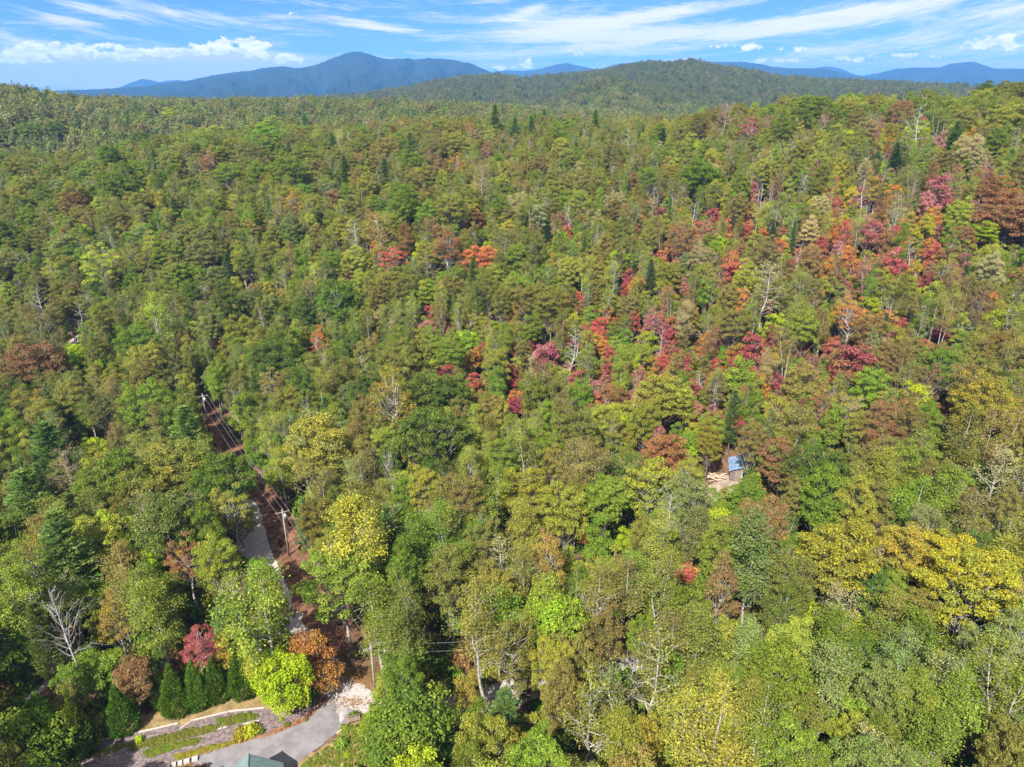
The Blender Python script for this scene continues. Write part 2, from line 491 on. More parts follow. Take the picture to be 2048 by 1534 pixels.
M_MT1 = mountain_mat('mountain_woods', (0.020, 0.032, 0.016), (0.030, 0.042, 0.020))
build_mountain('mountain', [(60, 186), (100, 183), (180, 179), (250, 176), (300, 172), (370, 163), (420, 152), (480, 144), (540, 137), (620, 134), (650, 126), (670, 117), (690, 110), (712, 107), (735, 111), (755, 117), (790, 119), (830, 121), (870, 120), (905, 121), (930, 126), (950, 133), (975, 143), (1000, 155), (1040, 168), (1100, 180), (1160, 190)], 5200, 1250, 900, M_MT1, 0.22, 1)
build_mountain('mountain', [(150, 190), (210, 183), (240, 175), (262, 166), (285, 158), (300, 160), (320, 165), (340, 161), (355, 160), (380, 162), (420, 168), (500, 178), (560, 190)], 7900, 700, 500, M_MT1, 0.12, 4)
build_mountain('mountain', [(900, 170), (950, 158), (985, 146), (1010, 142), (1040, 142), (1080, 138), (1110, 130), (1135, 126), (1160, 131), (1190, 138), (1205, 138), (1230, 130), (1262, 127), (1300, 133), (1380, 150), (1450, 175)], 7300, 800, 600, M_MT1, 0.12, 7)
build_mountain('mountain', [(1300, 150), (1350, 132), (1400, 123), (1440, 126), (1480, 125), (1515, 128), (1545, 135), (1600, 136), (1640, 138), (1665, 142), (1700, 149), (1750, 156), (1800, 162), (1880, 170), (1980, 180)], 6200, 900, 600, M_MT1, 0.14, 9)
build_mountain('mountain', [(1560, 165), (1600, 150), (1630, 137), (1650, 133), (1670, 135), (1690, 141), (1712, 150), (1750, 160), (1800, 175)], 8300, 500, 400, M_MT1, 0.1, 11)
build_mountain('mountain', [(1600, 180), (1680, 165), (1730, 151), (1760, 147), (1790, 138), (1840, 136), (1880, 136), (1900, 130), (1925, 126), (1945, 125), (1965, 130), (1990, 138), (2048, 138), (2120, 133), (2250, 140), (2400, 150), (2600, 165)], 7200, 1000, 700, M_MT1, 0.14, 13)
build_mountain('mountain', [(-900, 175), (-600, 168), (-300, 176), (-100, 182), (60, 186), (200, 190)], 6000, 900, 600, M_MT1, 0.14, 15)

# ------------------------------------------------------------------ tree prototypes
def frames(nrm, rng):
    n = nrm / np.linalg.norm(nrm, axis=1, keepdims=True)
    r = rng.normal(size=n.shape)
    t = np.cross(n, r); t /= np.linalg.norm(t, axis=1, keepdims=True) + 1e-9
    b = np.cross(n, t)
    return n, t, b

def cards(pos, nrm, size, rng, aspect=0.75, fold=0.18, along=None):
    """leafy sprays: small folded diamonds"""
    n, t, b = frames(nrm, rng)
    if along is not None:
        t = along / (np.linalg.norm(along, axis=1, keepdims=True) + 1e-9)
        b = np.cross(n, t); b /= np.linalg.norm(b, axis=1, keepdims=True) + 1e-9
    s = np.asarray(size).reshape(-1, 1) * np.ones((len(pos), 1))
    s = s * rng.uniform(0.6, 1.3, (len(pos), 1))
    k = rng.uniform(0.1, 0.45, (len(pos), 1))
    v0 = pos - t * s; v2 = pos + t * s
    off = t * s * (k - 0.25)
    v1 = pos + b * s * aspect + n * s * fold + off; v3 = pos - b * s * aspect + n * s * fold - off * 0.5
    V = np.stack([v0, v1, v2, v3], 1).reshape(-1, 3)
    return V

def crown_mesh(name, V, lr, cr):
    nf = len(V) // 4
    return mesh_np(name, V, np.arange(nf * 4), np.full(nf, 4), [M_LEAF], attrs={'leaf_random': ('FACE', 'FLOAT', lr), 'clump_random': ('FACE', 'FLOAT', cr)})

def tubes_mesh(name, segs, mat, sides=5):
    V = []; Fc = []; sz = []
    k = 0
    ang = np.arange(sides) * 2 * pi / sides
    for p0, p1, r0, r1 in segs:
        p0 = np.asarray(p0, float); p1 = np.asarray(p1, float)
        d = p1 - p0; L = np.linalg.norm(d)
        if L < 1e-6: continue
        d = d / L
        up = np.array([0, 0, 1.0]) if abs(d[2]) < 0.9 else np.array([1.0, 0, 0])
        a = np.cross(d, up); a /= np.linalg.norm(a); b = np.cross(d, a)
        ns = sides if r0 > 0.03 else 3
        an = ang if ns == sides else np.arange(3) * 2 * pi / 3
        ring = np.cos(an)[:, None] * a + np.sin(an)[:, None] * b
        V.append(p0 + ring * r0); V.append(p1 + ring * r1)
        for i in range(ns):
            j = (i + 1) % ns
            Fc += [k + i, k + j, k + ns + j, k + ns + i]; sz.append(4)
        k += 2 * ns
    return mesh_np(name, np.concatenate(V), Fc, sz, [mat], smooth=True)

def bent(p0, p1, r0, r1, rng, n=3, wob=0.06, sag=0.0):
    """a limb of n pieces from p0 to p1"""
    p0 = np.asarray(p0, float); p1 = np.asarray(p1, float); L = np.linalg.norm(p1 - p0)
    pts = [p0]
    for k in range(1, n):
        t = k / n
        pts.append(p0 + (p1 - p0) * t + rng.normal(size=3) * L * wob + np.array([0, 0, sag * L * 4 * t * (1 - t)]))
    pts.append(p1)
    return [(pts[k], pts[k + 1], r0 + (r1 - r0) * k / n, r0 + (r1 - r0) * (k + 1) / n) for k in range(n)]

def sphere_dirs(n, rng):
    v = rng.normal(size=(n, 3)); return v / np.linalg.norm(v, axis=1, keepdims=True)

def broadleaf(name, seed, H=16, R=4.6, base=0.42, ncl=44, per=170, leaf=0.24, rc=1.35, gap=0.0, pale=False, flatten=0.75, top=1.0):
    rng = np.random.default_rng(seed)
    zb = H * base; cz = (H + zb) / 2; hz = (H - zb) / 2
    cl = []
    lob = rng.uniform(0, 6.28, 4)
    tries = 0
    while len(cl) < ncl and tries < 6000:
        tries += 1
        d = sphere_dirs(1, rng)[0]
        if d[2] < -0.55: continue
        th = atan2(d[1], d[0])
        lump = 1 + 0.16 * sin(2 * th + lob[0]) + 0.12 * sin(3 * th + lob[1] + 2 * d[2]) + 0.08 * sin(5 * th + lob[2])
        f = rng.uniform(0.55, 1.0) ** 0.6 * lump
        p = np.array([d[0] * R * f, d[1] * R * f, cz + d[2] * hz * (f * 0.95) * top])
        r = rc * rng.uniform(0.65, 1.25)
        if all(np.linalg.norm(p - q) > 0.62 * (r + s) for q, s in cl): cl.append((p, r))
    V = []; LR = []; CR = []
    segs = bent((0, 0, -0.6), (rng.normal() * 0.3, rng.normal() * 0.3, zb * 1.05), 0.26 * H / 16, 0.2 * H / 16, rng, 3, 0.015)
    tip = segs[-1][1]
    segs += bent(tip, tip + np.array([rng.normal() * 0.5, rng.normal() * 0.5, hz * 1.3]), 0.19 * H / 16, 0.05, rng, 3, 0.05)
    axis = [s[1] for s in segs]
    for p, r in cl:
        # limb from the trunk to the clump
        z0 = min(max(zb * 0.9, p[2] - np.hypot(p[0], p[1]) * 0.9 - 0.4), zb + hz * 1.2)
        st = np.array([0, 0, z0])
        axp = np.array([(0, 0, -.6)] + [list(a) for a in axis]); z0 = z0 * rng.uniform(.82, 1.0)
        st = np.array([np.interp(z0, axp[:, 2], axp[:, 0]), np.interp(z0, axp[:, 2], axp[:, 1]), z0])
        segs += bent(st, p, 0.075, 0.02, rng, 3, 0.05, -0.04)
        n = int(per * (r / rc) ** 2 * rng.uniform(0.8, 1.15))
        d = sphere_dirs(n, rng)
        d[:, 2] = np.where(d[:, 2] < -0.25, -d[:, 2] * 0.6, d[:, 2])
        lumps = 1 + 0.25 * np.sin(d[:, 0] * 5 + p[0]) * np.sin(d[:, 1] * 5 + p[1])
        rad_ = r * lumps * rng.uniform(0.45, 1.05, n) ** 0.5
        pos = p + d * rad_[:, None] * np.array([1, 1, flatten])
        nr = d * 0.65 + rng.normal(size=d.shape) * 0.65 + np.array([0, -0.1, 0.4])
        V.append(cards(pos, nr, leaf, rng)); LR.append(rng.random(n)); CR.append(np.full(n, rng.random()) * 0.7 + 0.3 * rng.random(n))
        for t in range(2):
            segs += bent(p, p + sphere_dirs(1, rng)[0] * r * 0.8, 0.02, 0.008, rng, 1)
    # lower, shaded inner leaves
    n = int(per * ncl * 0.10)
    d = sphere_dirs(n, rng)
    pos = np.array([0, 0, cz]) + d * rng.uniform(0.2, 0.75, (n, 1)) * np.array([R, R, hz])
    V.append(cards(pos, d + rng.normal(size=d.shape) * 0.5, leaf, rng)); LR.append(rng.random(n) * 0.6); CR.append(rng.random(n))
    return crown_mesh(name + '_crown', np.concatenate(V), np.concatenate(LR), np.concatenate(CR)), tubes_mesh(name + '_trunk', segs, M_PALE if pale else M_BARK), R, H, zb

def slender(name, seed, H=18, R=2.6, base=0.35, nl=26, leafy=1.0, leaf=0.2, mat=None, per=60, forks=1):
    """tall open crown: ascending limbs with sprays of leaves, stems showing through"""
    rng = np.random.default_rng(seed)
    segs = []; V = []; LR = []; CR = []
    for f in range(forks):
        lean = np.array([rng.normal() * 0.5, rng.normal() * 0.5, 0]) * (1.0 if forks == 1 else 2.2)
        st = np.array([0, 0, -0.6]) if f == 0 else np.array([0, 0, H * 0.18])
        Hf = H * (1 if f == 0 else rng.uniform(0.8, 0.95))
        tr = bent(st, np.array([lean[0], lean[1], Hf * 0.97]), 0.19 * H / 18, 0.03, rng, 6, 0.008)
        segs += tr
        tp = np.array([s[0] for s in tr] + [tr[-1][1]])
        for i in range(nl // forks):
            t = base + (1 - base) * (i + rng.random()) / (nl // forks)
            z0 = t * Hf * 0.94
            x0 = np.interp(z0, tp[:, 2], tp[:, 0]); y0 = np.interp(z0, tp[:, 2], tp[:, 1])
            th = rng.uniform(0, 2 * pi)
            prof = sin(pi * min(max((t - base) / (1 - base), 0) * 0.8 + 0.2, 1)) ** 0.7
            L = R * prof * rng.uniform(0.6, 1.25)
            rise = L * rng.uniform(0.5, 1.2)
            tip = np.array([x0 + cos(th) * L, y0 + sin(th) * L, min(z0 + rise, Hf)])
            b = bent((x0, y0, z0), tip, 0.05 * (1.25 - t), 0.014, rng, 3, 0.05, -0.05)
            segs += b
            for s in range(5):
                k = rng.integers(1, 3); q = b[k][0] + (b[k][1] - b[k][0]) * rng.random()
                e = q + sphere_dirs(1, rng)[0] * np.array([1, 1, .5]) * L * 0.32 + np.array([0, 0, 0.3])
                segs += bent(q, e, 0.018, 0.007, rng, 1)
                n = int(per / 5 * leafy * rng.uniform(0.5, 1.5))
                if n < 1: continue
                pos = e + rng.normal(size=(n, 3)) * np.array([0.45, 0.45, 0.36]) * (R / 2.6) ** 0.5
                nr = rng.normal(size=(n, 3)) * 0.6 + np.array([0, 0, 0.5]) + (e - np.array([x0, y0, z0])) * 0.3
                V.append(cards(pos, nr, leaf, rng)); LR.append(rng.random(n)); CR.append(np.full(n, rng.random()) * 0.6 + 0.4 * rng.random(n))
    V = np.concatenate(V)
    return crown_mesh(name + '_crown', V, np.concatenate(LR), np.concatenate(CR)), tubes_mesh(name + '_trunk', segs, mat or M_PALE), R, H, H * base

def pine(name, seed, H=19, R=3.4, base=0.22, per=16, leaf=0.26):
    rng = np.random.default_rng(seed)
    segs = bent((0, 0, -0.6), (rng.normal() * 0.2, rng.normal() * 0.2, H), 0.24, 0.03, rng, 5, 0.004)
    V = []; LR = []; CR = []
    z = H * base
    while z < H * 0.985:
        t = (z / H - base) / (1 - base)
        L0 = R * (1 - t) ** 0.75 * (0.55 + 0.45 * min(1, t * 6)) + 0.25
        nb = 6 if t < 0.8 else 5
        a0 = rng.uniform(0, 6.28)
        for k in range(nb):
            th = a0 + k * 2 * pi / nb + rng.normal() * 0.25
            L = L0 * rng.uniform(0.6, 1.2)
            e = np.array([cos(th) * L, sin(th) * L, z + L * rng.uniform(0.02, 0.28)])
            segs += bent((0, 0, z), e, 0.045, 0.012, rng, 2, 0.03, 0.04)
            cr = rng.random()
            m = max(2, int(L / 0.38))
            for s in range(m):
                f = (s + 0.8) / m
                if f < 0.25: continue
                c = np.array([0, 0, z]) + (e - np.array([0, 0, z])) * f
                n = per
                side = np.array([-sin(th), cos(th), 0])
                w = L * 0.30 * (1.1 - abs(f - 0.6))
                pos = c + rng.uniform(-1, 1, (n, 1)) * side * w + rng.normal(size=(n, 3)) * np.array([.12, .12, .09])
                al = (e - np.array([0, 0, z])) / L + side * rng.uniform(-1, 1, (n, 1)) + np.array([0, 0, 0.35])
                nr = np.array([0, 0, 1.0]) + rng.normal(size=(n, 3)) * 0.4
                V.append(cards(pos, nr, leaf, rng, 0.28, 0.1, al)); LR.append(rng.random(n)); CR.append(np.full(n, cr))
        z += 0.62 * rng.uniform(0.8, 1.25) * (1.1 - 0.45 * t)
    return crown_mesh(name + '_crown', np.concatenate(V), np.concatenate(LR), np.concatenate(CR)), tubes_mesh(name + '_trunk', segs, M_BARK), R, H, H * base

def cypress(name, seed, H=9, R=2.25, n=9000):
    rng = np.random.default_rng(seed)
    t = rng.random(n) ** 0.62            # 0 top .. 1 bottom
    t = 1 - (1 - rng.random(n)) * 1.0
    t = np.sqrt(rng.random(n))
    th = rng.uniform(0, 2 * pi, n)
    z = H * (1 - t) + 0.1
    prof = R * np.minimum(t * 1.15, 1.0) ** 0.95 * np.where(t > 0.85, 1 - (t - 0.85) * 1.6, 1)
    frond = 0.5 + 0.5 * np.sin(th * 9 + z * 3.1 + seed) * np.sin(z * 5.2 + th * 4)
    r = prof * (0.74 + 0.3 * frond) * rng.uniform(0.82, 1.03, n)
    z = z + 0.18 * rng.normal(size=n); pos = np.stack([r * np.cos(th), r * np.sin(th), z], 1)
    out = np.stack([np.cos(th), np.sin(th), np.full(n, 0.15)], 1)
    al = out * 0.6 + np.array([0, 0, 1.0]) + rng.normal(size=(n, 3)) * 0.25
    nr = out + rng.normal(size=(n, 3)) * 0.5
    V = cards(pos, nr, 0.2, rng, 0.35, 0.1, al)
    segs = bent((0, 0, -0.4), (0, 0, H * 0.9), 0.12, 0.02, rng, 3, 0.002)
    return crown_mesh(name + '_crown', V, rng.random(n), frond * 0.5 + 0.25 * rng.random(n)), tubes_mesh(name + '_trunk', segs, M_BARK), R, H, 0.1

def bare(name, seed, H=17, R=3.2, base=0.3, nb=22, leafy=0, mat=None, spread=0.8, thin=1.0):
    rng = np.random.default_rng(seed)
    tr = bent((0, 0, -0.6), (rng.normal() * 0.6, rng.normal() * 0.6, H * 0.98), 0.25 * thin * H / 17, 0.03, rng, 7, 0.010 if thin == 1.0 else 0.003)
    trunk = list(tr); br = []
    tp = np.array([s[0] for s in tr] + [tr[-1][1]])
    tips = []
    for i in range(nb):
        t = base + (1 - base) * (i + rng.random()) / nb
        z0 = t * H * 0.95
        x0 = np.interp(z0, tp[:, 2], tp[:, 0]); y0 = np.interp(z0, tp[:, 2], tp[:, 1])
        th = i * 2.4 + rng.normal() * 0.4
        L = R * (1.15 - 0.75 * (t - base) / (1 - base)) * rng.uniform(0.55, 1.2)
        tip = np.array([x0 + cos(th) * L, y0 + sin(th) * L, z0 + L * rng.uniform(0.3, 1.1) * spread])
        b = bent((x0, y0, z0), tip, 0.07 * thin * (1.4 - t), 0.015, rng, 3, 0.06 * thin, -0.06)
        br += b
        for s in range(6):
            k = rng.integers(0, 3); q = b[k][0] + (b[k][1] - b[k][0]) * rng.random()
            e = q + ((tip - np.array([x0, y0, z0])) / L * 0.7 + sphere_dirs(1, rng)[0] * 0.6) * L * rng.uniform(0.2, 0.45)
            br += bent(q, e, 0.022, 0.008, rng, 2, 0.05); tips.append(e)
            for w in range(2):
                e2 = e + ((e - q) * 0.4 + sphere_dirs(1, rng)[0] * 0.35)
                br += bent(e, e2, 0.010, 0.005, rng, 1); tips.append(e2)
    if leafy:
        tips = np.array(tips); n = leafy
        pos = tips[rng.integers(0, len(tips), n)] + rng.normal(size=(n, 3)) * 0.3
        V = cards(pos, rng.normal(size=(n, 3)) + np.array([0, 0, .6]), 0.10, rng)
        c = crown_mesh(name + '_crown', V, rng.random(n), rng.random(n))
        return c, tubes_mesh(name + '_trunk', trunk + br, mat or M_PALE), R, H, H * base
    return tubes_mesh(name + '_limbs', br, mat or M_WHITE, 4), tubes_mesh(name + '_trunk', trunk, mat or M_WHITE, 7), R, H, H * base

def shrub(name, seed, H=1.6, R=1.3, n=900, leaf=0.13):
    rng = np.random.default_rng(seed)
    d = sphere_dirs(n, rng); d[:, 2] = np.abs(d[:, 2])
    l = 1 + 0.25 * np.sin(d[:, 0] * 6 + seed) * np.sin(d[:, 1] * 6)
    pos = d * (rng.uniform(0.3, 1, (n, 1)) ** 0.5) * l[:, None] * np.array([R, R, H])
    V = cards(pos, d + rng.normal(size=d.shape) * 0.5, leaf, rng)
    segs = []
    for k in range(7):
        e = sphere_dirs(1, rng)[0]; e[2] = abs(e[2]) + 0.3
        segs += bent((0, 0, -0.1), e * np.array([R, R, H]) * 0.7, 0.03, 0.01, rng, 2)
    return crown_mesh(name + '_crown', V, rng.random(n), rng.random(n)), tubes_mesh(name + '_trunk', segs, M_BARK), R, H, 0.1

PROTO = {}
def reg(key, kindname, res):
    PROTO[key] = dict(crown=res[0], trunk=res[1], R=res[2], H=res[3], zb=res[4], kind=kindname)
for k in range(7):
    reg('oak%d' % k, 'broadleaf_tree', broadleaf('oak', 10 + k, 16 + (k % 3), 4.3 + 0.3 * (k % 3), 0.34 + 0.04 * (k % 3), 72, 300, 0.120, 1.0, pale=(k % 3 == 1)))
for k in range(4):
    reg('thin%d' % k, 'broadleaf_tree', broadleaf('thin', 30 + k, 16 + k, 3.3, 0.36, 46, 160, 0.105, 0.8, pale=True, flatten=0.9, top=1.05))
for k in range(6):
    reg('slim%d' % k, 'slender_tree', slender('slim', 50 + k, 18 + k % 3, 2.5 + 0.25 * (k % 3), 0.3 + 0.03 * k, 30, (1.3, 0.9, 0.6, 1.5, 1.1, 0.75)[k], 0.102, per=235, forks=(1, 2, 1, 1, 3, 2)[k]))
for k in range(4):
    reg('small%d' % k, 'small_tree', broadleaf('small', 70 + k, 7.5 + k * 0.5, 2.2, 0.20, 22, 290, 0.105, 0.85, pale=(k % 2 == 0), flatten=0.75))
for k in range(3):
    reg('bushy%d' % k, 'broadleaf_tree', broadleaf('bushy', 140 + k, 8 + k * .5, 2.9, 0.06, 40, 340, 0.105, 1.0, flatten=0.85))
for k in range(3):
    reg('pine%d' % k, 'pine_tree', pine('pine', 80 + k, 19 - k, 3.6 - 0.3 * k, 0.2 + 0.06 * k))
for k in range(3):
    reg('cyp%d' % k, 'cypress_tree', cypress('cyp', 90 + k, 9.0 + 0.5 * k, 2.25))
for k in range(3):
    reg('bare%d' % k, 'bare_tree', bare('bare', 100 + k, 17, 3.2, 0.3, 22))
reg('snag0', 'bare_tree', bare('snag', 160, 21, 2.5, 0.46, 30, spread=1.7, thin=0.62))
for k in range(3):
    reg('half%d' % k, 'half_bare_tree', bare('half', 110 + k, 16, 2.9, 0.35, 22, leafy=(1700, 2600, 1200)[k], spread=1.1))
for k in range(3):
    reg('shrub%d' % k, 'shrub', shrub('shrub', 120 + k))

def leaves_proto():
    rng = np.random.default_rng(5); n = 26
    pos = np.stack([rng.normal(size=n) * .45, rng.normal(size=n) * .45, rng.uniform(0.0, .03, n)], 1)
    V = cards(pos, np.array([0, 0, 1.0]) + rng.normal(size=(n, 3)) * .25, .075, rng)
    tw = tubes_mesh('twig', [((-.3, 0, .02), (.3, .1, .03), .01, .008)], M_BARK, 3)
    return crown_mesh('fallen_leaves', V, rng.random(n), rng.random(n)), tw, .5, .1, 0.0
reg('leaves0', 'leaves', leaves_proto())
def far_proto(name, seed, H=14, R=4.6, n=650, leaf=0.46, conic=False):
    rng = np.random.default_rng(seed)
    d = sphere_dirs(n, rng); d[:, 2] = np.where(d[:, 2] < -0.2, -d[:, 2], d[:, 2])
    l = 1 + 0.22 * np.sin(d[:, 0] * 5 + seed) * np.sin(d[:, 1] * 5 + 1) * 1.5
    if conic:
        t = rng.random(n); th = rng.uniform(0, 6.28, n)
        pos = np.stack([np.cos(th) * R * (1 - t) * 0.8, np.sin(th) * R * (1 - t) * 0.8, H * (0.25 + 0.8 * t)], 1)
    else:
        pos = np.array([0, 0, H * 0.62]) + d * rng.uniform(0.75, 1.05, (n, 1)) * l[:, None] * np.array([R, R, H * 0.40])
    V = cards(pos, d * 0.9 + rng.normal(size=d.shape) * 0.5 + np.array([0, 0, .3]), leaf, rng)
    segs = bent((0, 0, -1), (0, 0, H * 0.6), 0.25, 0.15, rng, 1)
    return crown_mesh(name + '_crown', V, rng.random(n), (np.sin(pos[:, 0] * 1.3 + seed) * 0.5 + 0.5)), tubes_mesh(name + '_trunk', segs, M_BARK, 4), R, H, H * 0.3
for k in range(4):
    reg('far%d' % k, 'far', far_proto('far', 130 + k, 13 + k, 4.2 + 0.3 * k, conic=(k == 3)))
KEYS = sorted(PROTO)
KI = {k: i for i, k in enumerate(KEYS)}

# ------------------------------------------------------------------ leaf colours (base colours of the leaves themselves)
C = dict(
    darkgreen=(0.078, 0.125, 0.018), green=(0.118, 0.180, 0.018), freshgreen=(0.140, 0.225, 0.022), olive=(0.165, 0.180, 0.030),
    greyolive=(0.150, 0.160, 0.050), brownolive=(0.185, 0.162, 0.044), brown=(0.19, 0.125, 0.050), yellowgreen=(0.225, 0.250, 0.032),
    lime=(0.27, 0.36, 0.014), yellow=(0.31, 0.29, 0.018), gold=(0.26, 0.21, 0.030), orange=(0.38, 0.175, 0.040), rust=(0.235, 0.130, 0.055),
    red=(0.35, 0.095, 0.075), crimson=(0.27, 0.070, 0.080), pink=(0.32, 0.145, 0.125), pale=(0.31, 0.275, 0.12), pine=(0.115, 0.185, 0.034), bluepine=(0.075, 0.150, 0.050),
    cypress=(0.110, 0.200, 0.022), sage=(0.165, 0.200, 0.060))
NAME = dict(darkgreen='dark green', green='green', freshgreen='bright green', olive='olive', greyolive='grey-green', brownolive='brownish olive',
            brown='brown', yellowgreen='yellow-green', lime='lime green', yellow='yellow', gold='golden', orange='orange', rust='rusty', red='red',
            crimson='crimson', pink='pinkish', pale='pale straw', pine='deep green', bluepine='blue-green', cypress='deep green', sage='pale sage')

# regional mixtures: (u, v, {colour: weight}) over the photograph's slopes
MIX = [
    (60, 260, dict(green=3, olive=2, brownolive=1, rust=.3)), (300, 240, dict(green=2, freshgreen=1.5, yellowgreen=1, olive=2, brownolive=1)),
    (560, 260, dict(olive=3, green=2, brownolive=1.5, yellowgreen=.6, gold=.2)), (850, 250, dict(olive=2, brownolive=1.5, green=1.4, gold=.4, rust=.4, pale=.4)),
    (1150, 250, dict(green=2.2, olive=2, yellowgreen=.6, brownolive=1)), (1400, 250, dict(green=2.4, olive=2, yellowgreen=1, brownolive=.8)),
    (1700, 210, dict(green=3, yellowgreen=1.6, olive=2, darkgreen=1)), (1980, 220, dict(green=3, yellowgreen=1.7, olive=1.5, brownolive=.5)),
    (80, 430, dict(green=3, darkgreen=1, olive=2.6, brownolive=.6)), (350, 430, dict(green=2.4, darkgreen=1, olive=2, brownolive=.8, yellowgreen=.5)),
    (620, 430, dict(olive=2.5, brownolive=1.2, yellowgreen=1, green=1.2, pale=.4, brown=.3)), (900, 430, dict(olive=2.4, green=1.6, brownolive=1.2, yellowgreen=.6, brown=.3)),
    (1200, 400, dict(olive=2.6, brownolive=1.4, green=1.4, pale=.4, yellowgreen=.4)), (1500, 400, dict(olive=2.2, brownolive=1.6, green=1, pale=.6, pink=.4, yellowgreen=.7, rust=.4)),
    (1750, 360, dict(brownolive=1.5, pink=1.1, rust=.8, pale=1, yellowgreen=1.1, olive=1.4, crimson=.3)), (1980, 380, dict(rust=1.8, pink=1.1, brown=1.1, yellowgreen=.8, brownolive=1.3, pale=.6, red=.3)),
    (80, 700, dict(greyolive=2.4, darkgreen=.5, brownolive=1.4, olive=2, brown=.4)), (330, 650, dict(greyolive=2, olive=2, darkgreen=1, yellowgreen=.6)),
    (560, 650, dict(olive=2, green=1.5, darkgreen=1.3, yellowgreen=.9, brownolive=.8)), (830, 680, dict(green=1.8, olive=1.8, yellowgreen=.9, darkgreen=.8, brownolive=.9)),
    (1100, 650, dict(olive=2, green=1, brownolive=1, yellowgreen=1.1, red=.25)), (1400, 620, dict(olive=1.8, brownolive=1.9, yellowgreen=.9, pale=.4, rust=.6, pink=.3)),
    (1700, 560, dict(brownolive=2, brown=.8, pink=.7, rust=.9, yellowgreen=.9, olive=1.1, pale=.6)), (1950, 620, dict(brownolive=2.2, rust=.6, olive=1.2, yellowgreen=.6, brown=.9)),
    (1800, 760, dict(brownolive=2.4, brown=.9, olive=1.4, yellowgreen=.5)), (2000, 900, dict(brownolive=2, olive=2, yellowgreen=.6, gold=.3)),
    (80, 960, dict(greyolive=2, darkgreen=.8, green=1, olive=2, brown=.6)), (330, 950, dict(darkgreen=.9, olive=2.2, brownolive=1.1, green=1.4)),
    (620, 920, dict(yellowgreen=2, green=1.8, olive=1.3, brownolive=.4)), (900, 950, dict(green=1.8, olive=1.6, darkgreen=1.2, yellowgreen=.9, brownolive=.6)),
    (1150, 950, dict(green=1.4, olive=1.6, yellowgreen=1.3, brownolive=.9, darkgreen=.6)), (1400, 850, dict(yellowgreen=1.6, olive=1.5, gold=.5, brownolive=1.1, rust=.5)),
    (1650, 950, dict(olive=2, brownolive=1.6, darkgreen=.8, green=.8, rust=.4)), (1850, 1020, dict(brownolive=1.8, olive=1.6, darkgreen=1, green=.8)),
    (100, 1200, dict(darkgreen=.7, green=1.8, olive=1.8, brownolive=.6)), (320, 1200, dict(olive=1.8, gold=.5, rust=.12, green=1.8, yellowgreen=.7, brownolive=.6)),
    (560, 1150, dict(green=1.6, yellowgreen=1, olive=1.2)), (800, 1180, dict(olive=1.8, yellowgreen=1.3, brownolive=1, green=1.2)),
    (1100, 1150, dict(yellowgreen=1.3, olive=1.7, green=1.1, brownolive=1.1)), (1400, 1180, dict(olive=1.7, brownolive=1, green=1.3, sage=.8, brown=.5)),
    (1700, 1230, dict(sage=1.7, green=1.4, yellowgreen=1, olive=1.4)), (1980, 1250, dict(sage=1.8, green=1.4, olive=1.2, darkgreen=.7)),
    (800, 1450, dict(green=1.6, olive=1.4, yellowgreen=1.1)), (1150, 1450, dict(yellowgreen=1.2, olive=1.5, green=1.3, pale=.5, brownolive=.8)),
    (1500, 1450, dict(green=1.5, yellowgreen=1.2, olive=1.2, brownolive=.8)), (1900, 1450, dict(sage=1.6, green=1.4, yellowgreen=.8, darkgreen=.8)),
]
MU = np.array([(a, b) for a, b, c in MIX], float)
def pick_colour(u, v, rng):
    w = 1.0 / (((MU[:, 0] - u) / 1.25) ** 2 + (MU[:, 1] - v) ** 2 + 1500) ** 1.5
    if rng.random() < 0.13: return ('yellowgreen', 'freshgreen', 'yellowgreen', 'sage')[rng.integers(4)]
    k = rng.choice(len(MIX), p=w / w.sum())
    d = MIX[k][2]; ks = list(d); p = np.array([d[q] for q in ks])
    return ks[rng.choice(len(ks), p=p / p.sum())]
PARTNER = dict(darkgreen='green', green='yellowgreen', freshgreen='green', olive='brownolive', greyolive='olive', brownolive='olive', brown='brownolive',
               yellowgreen='olive', lime='yellowgreen', yellow='yellowgreen', gold='olive', orange='gold', rust='brownolive', red='gold',
               crimson='rust', pink='brownolive', pale='olive', pine='bluepine', bluepine='pine', cypress='green', sage='green')

def tints(c, rng, c2=None):
    a = np.array(C[c]); b = np.array(C[c2 or PARTNER[c]])
    v = rng.uniform(0.84, 1.24) * np.array([1.20, 1.16, 1.18]); h = rng.normal(size=3) * np.array([.06, .05, .06])
    a = a * v * (1 + h); b = (b * 0.55 + np.array(C[c]) * 0.45 if c2 is None else b) * v * (1 + h)
    return tuple(np.clip(a, .004, .6)), tuple(np.clip(b, .004, .6))

# ------------------------------------------------------------------ the yard, drive and road (on level ground)
M_ASPHALT = simple('asphalt', (0.18, 0.168, 0.175), 0.9, 0.2, 0.55, 0.1, 0.1)
M_GRAVEL = simple('gravel', (0.36, 0.32, 0.305), 0.95, 0.22, 1.6, 0.5, 0.1)
M_MULCH = simple('slate_chippings', (0.165, 0.128, 0.125), 0.95, 0.5, 2.4, 0.6, 0.1)
M_LAWN = simple('dry_lawn', (0.22, 0.155, 0.075), 0.95, 0.35, 0.9, 0.5, 0.1, col2=(0.155, 0.115, 0.048))
M_LITTER = simple('leaf_litter', (0.21, 0.105, 0.06), 0.95, 0.5, 2.2, 0.5, 0.1)
M_STONE = simple('limestone', (0.44, 0.39, 0.35), 0.9, 0.25, 3.0, 0.3)
M_ROOF = simple('roof_sheet', (0.135, 0.19, 0.195), 0.5, 0.12, 1.2, 0.05, 0.4)
M_WALL = simple('board_wall', (0.42, 0.38, 0.32), 0.8, 0.15, 1.2, 0.1)
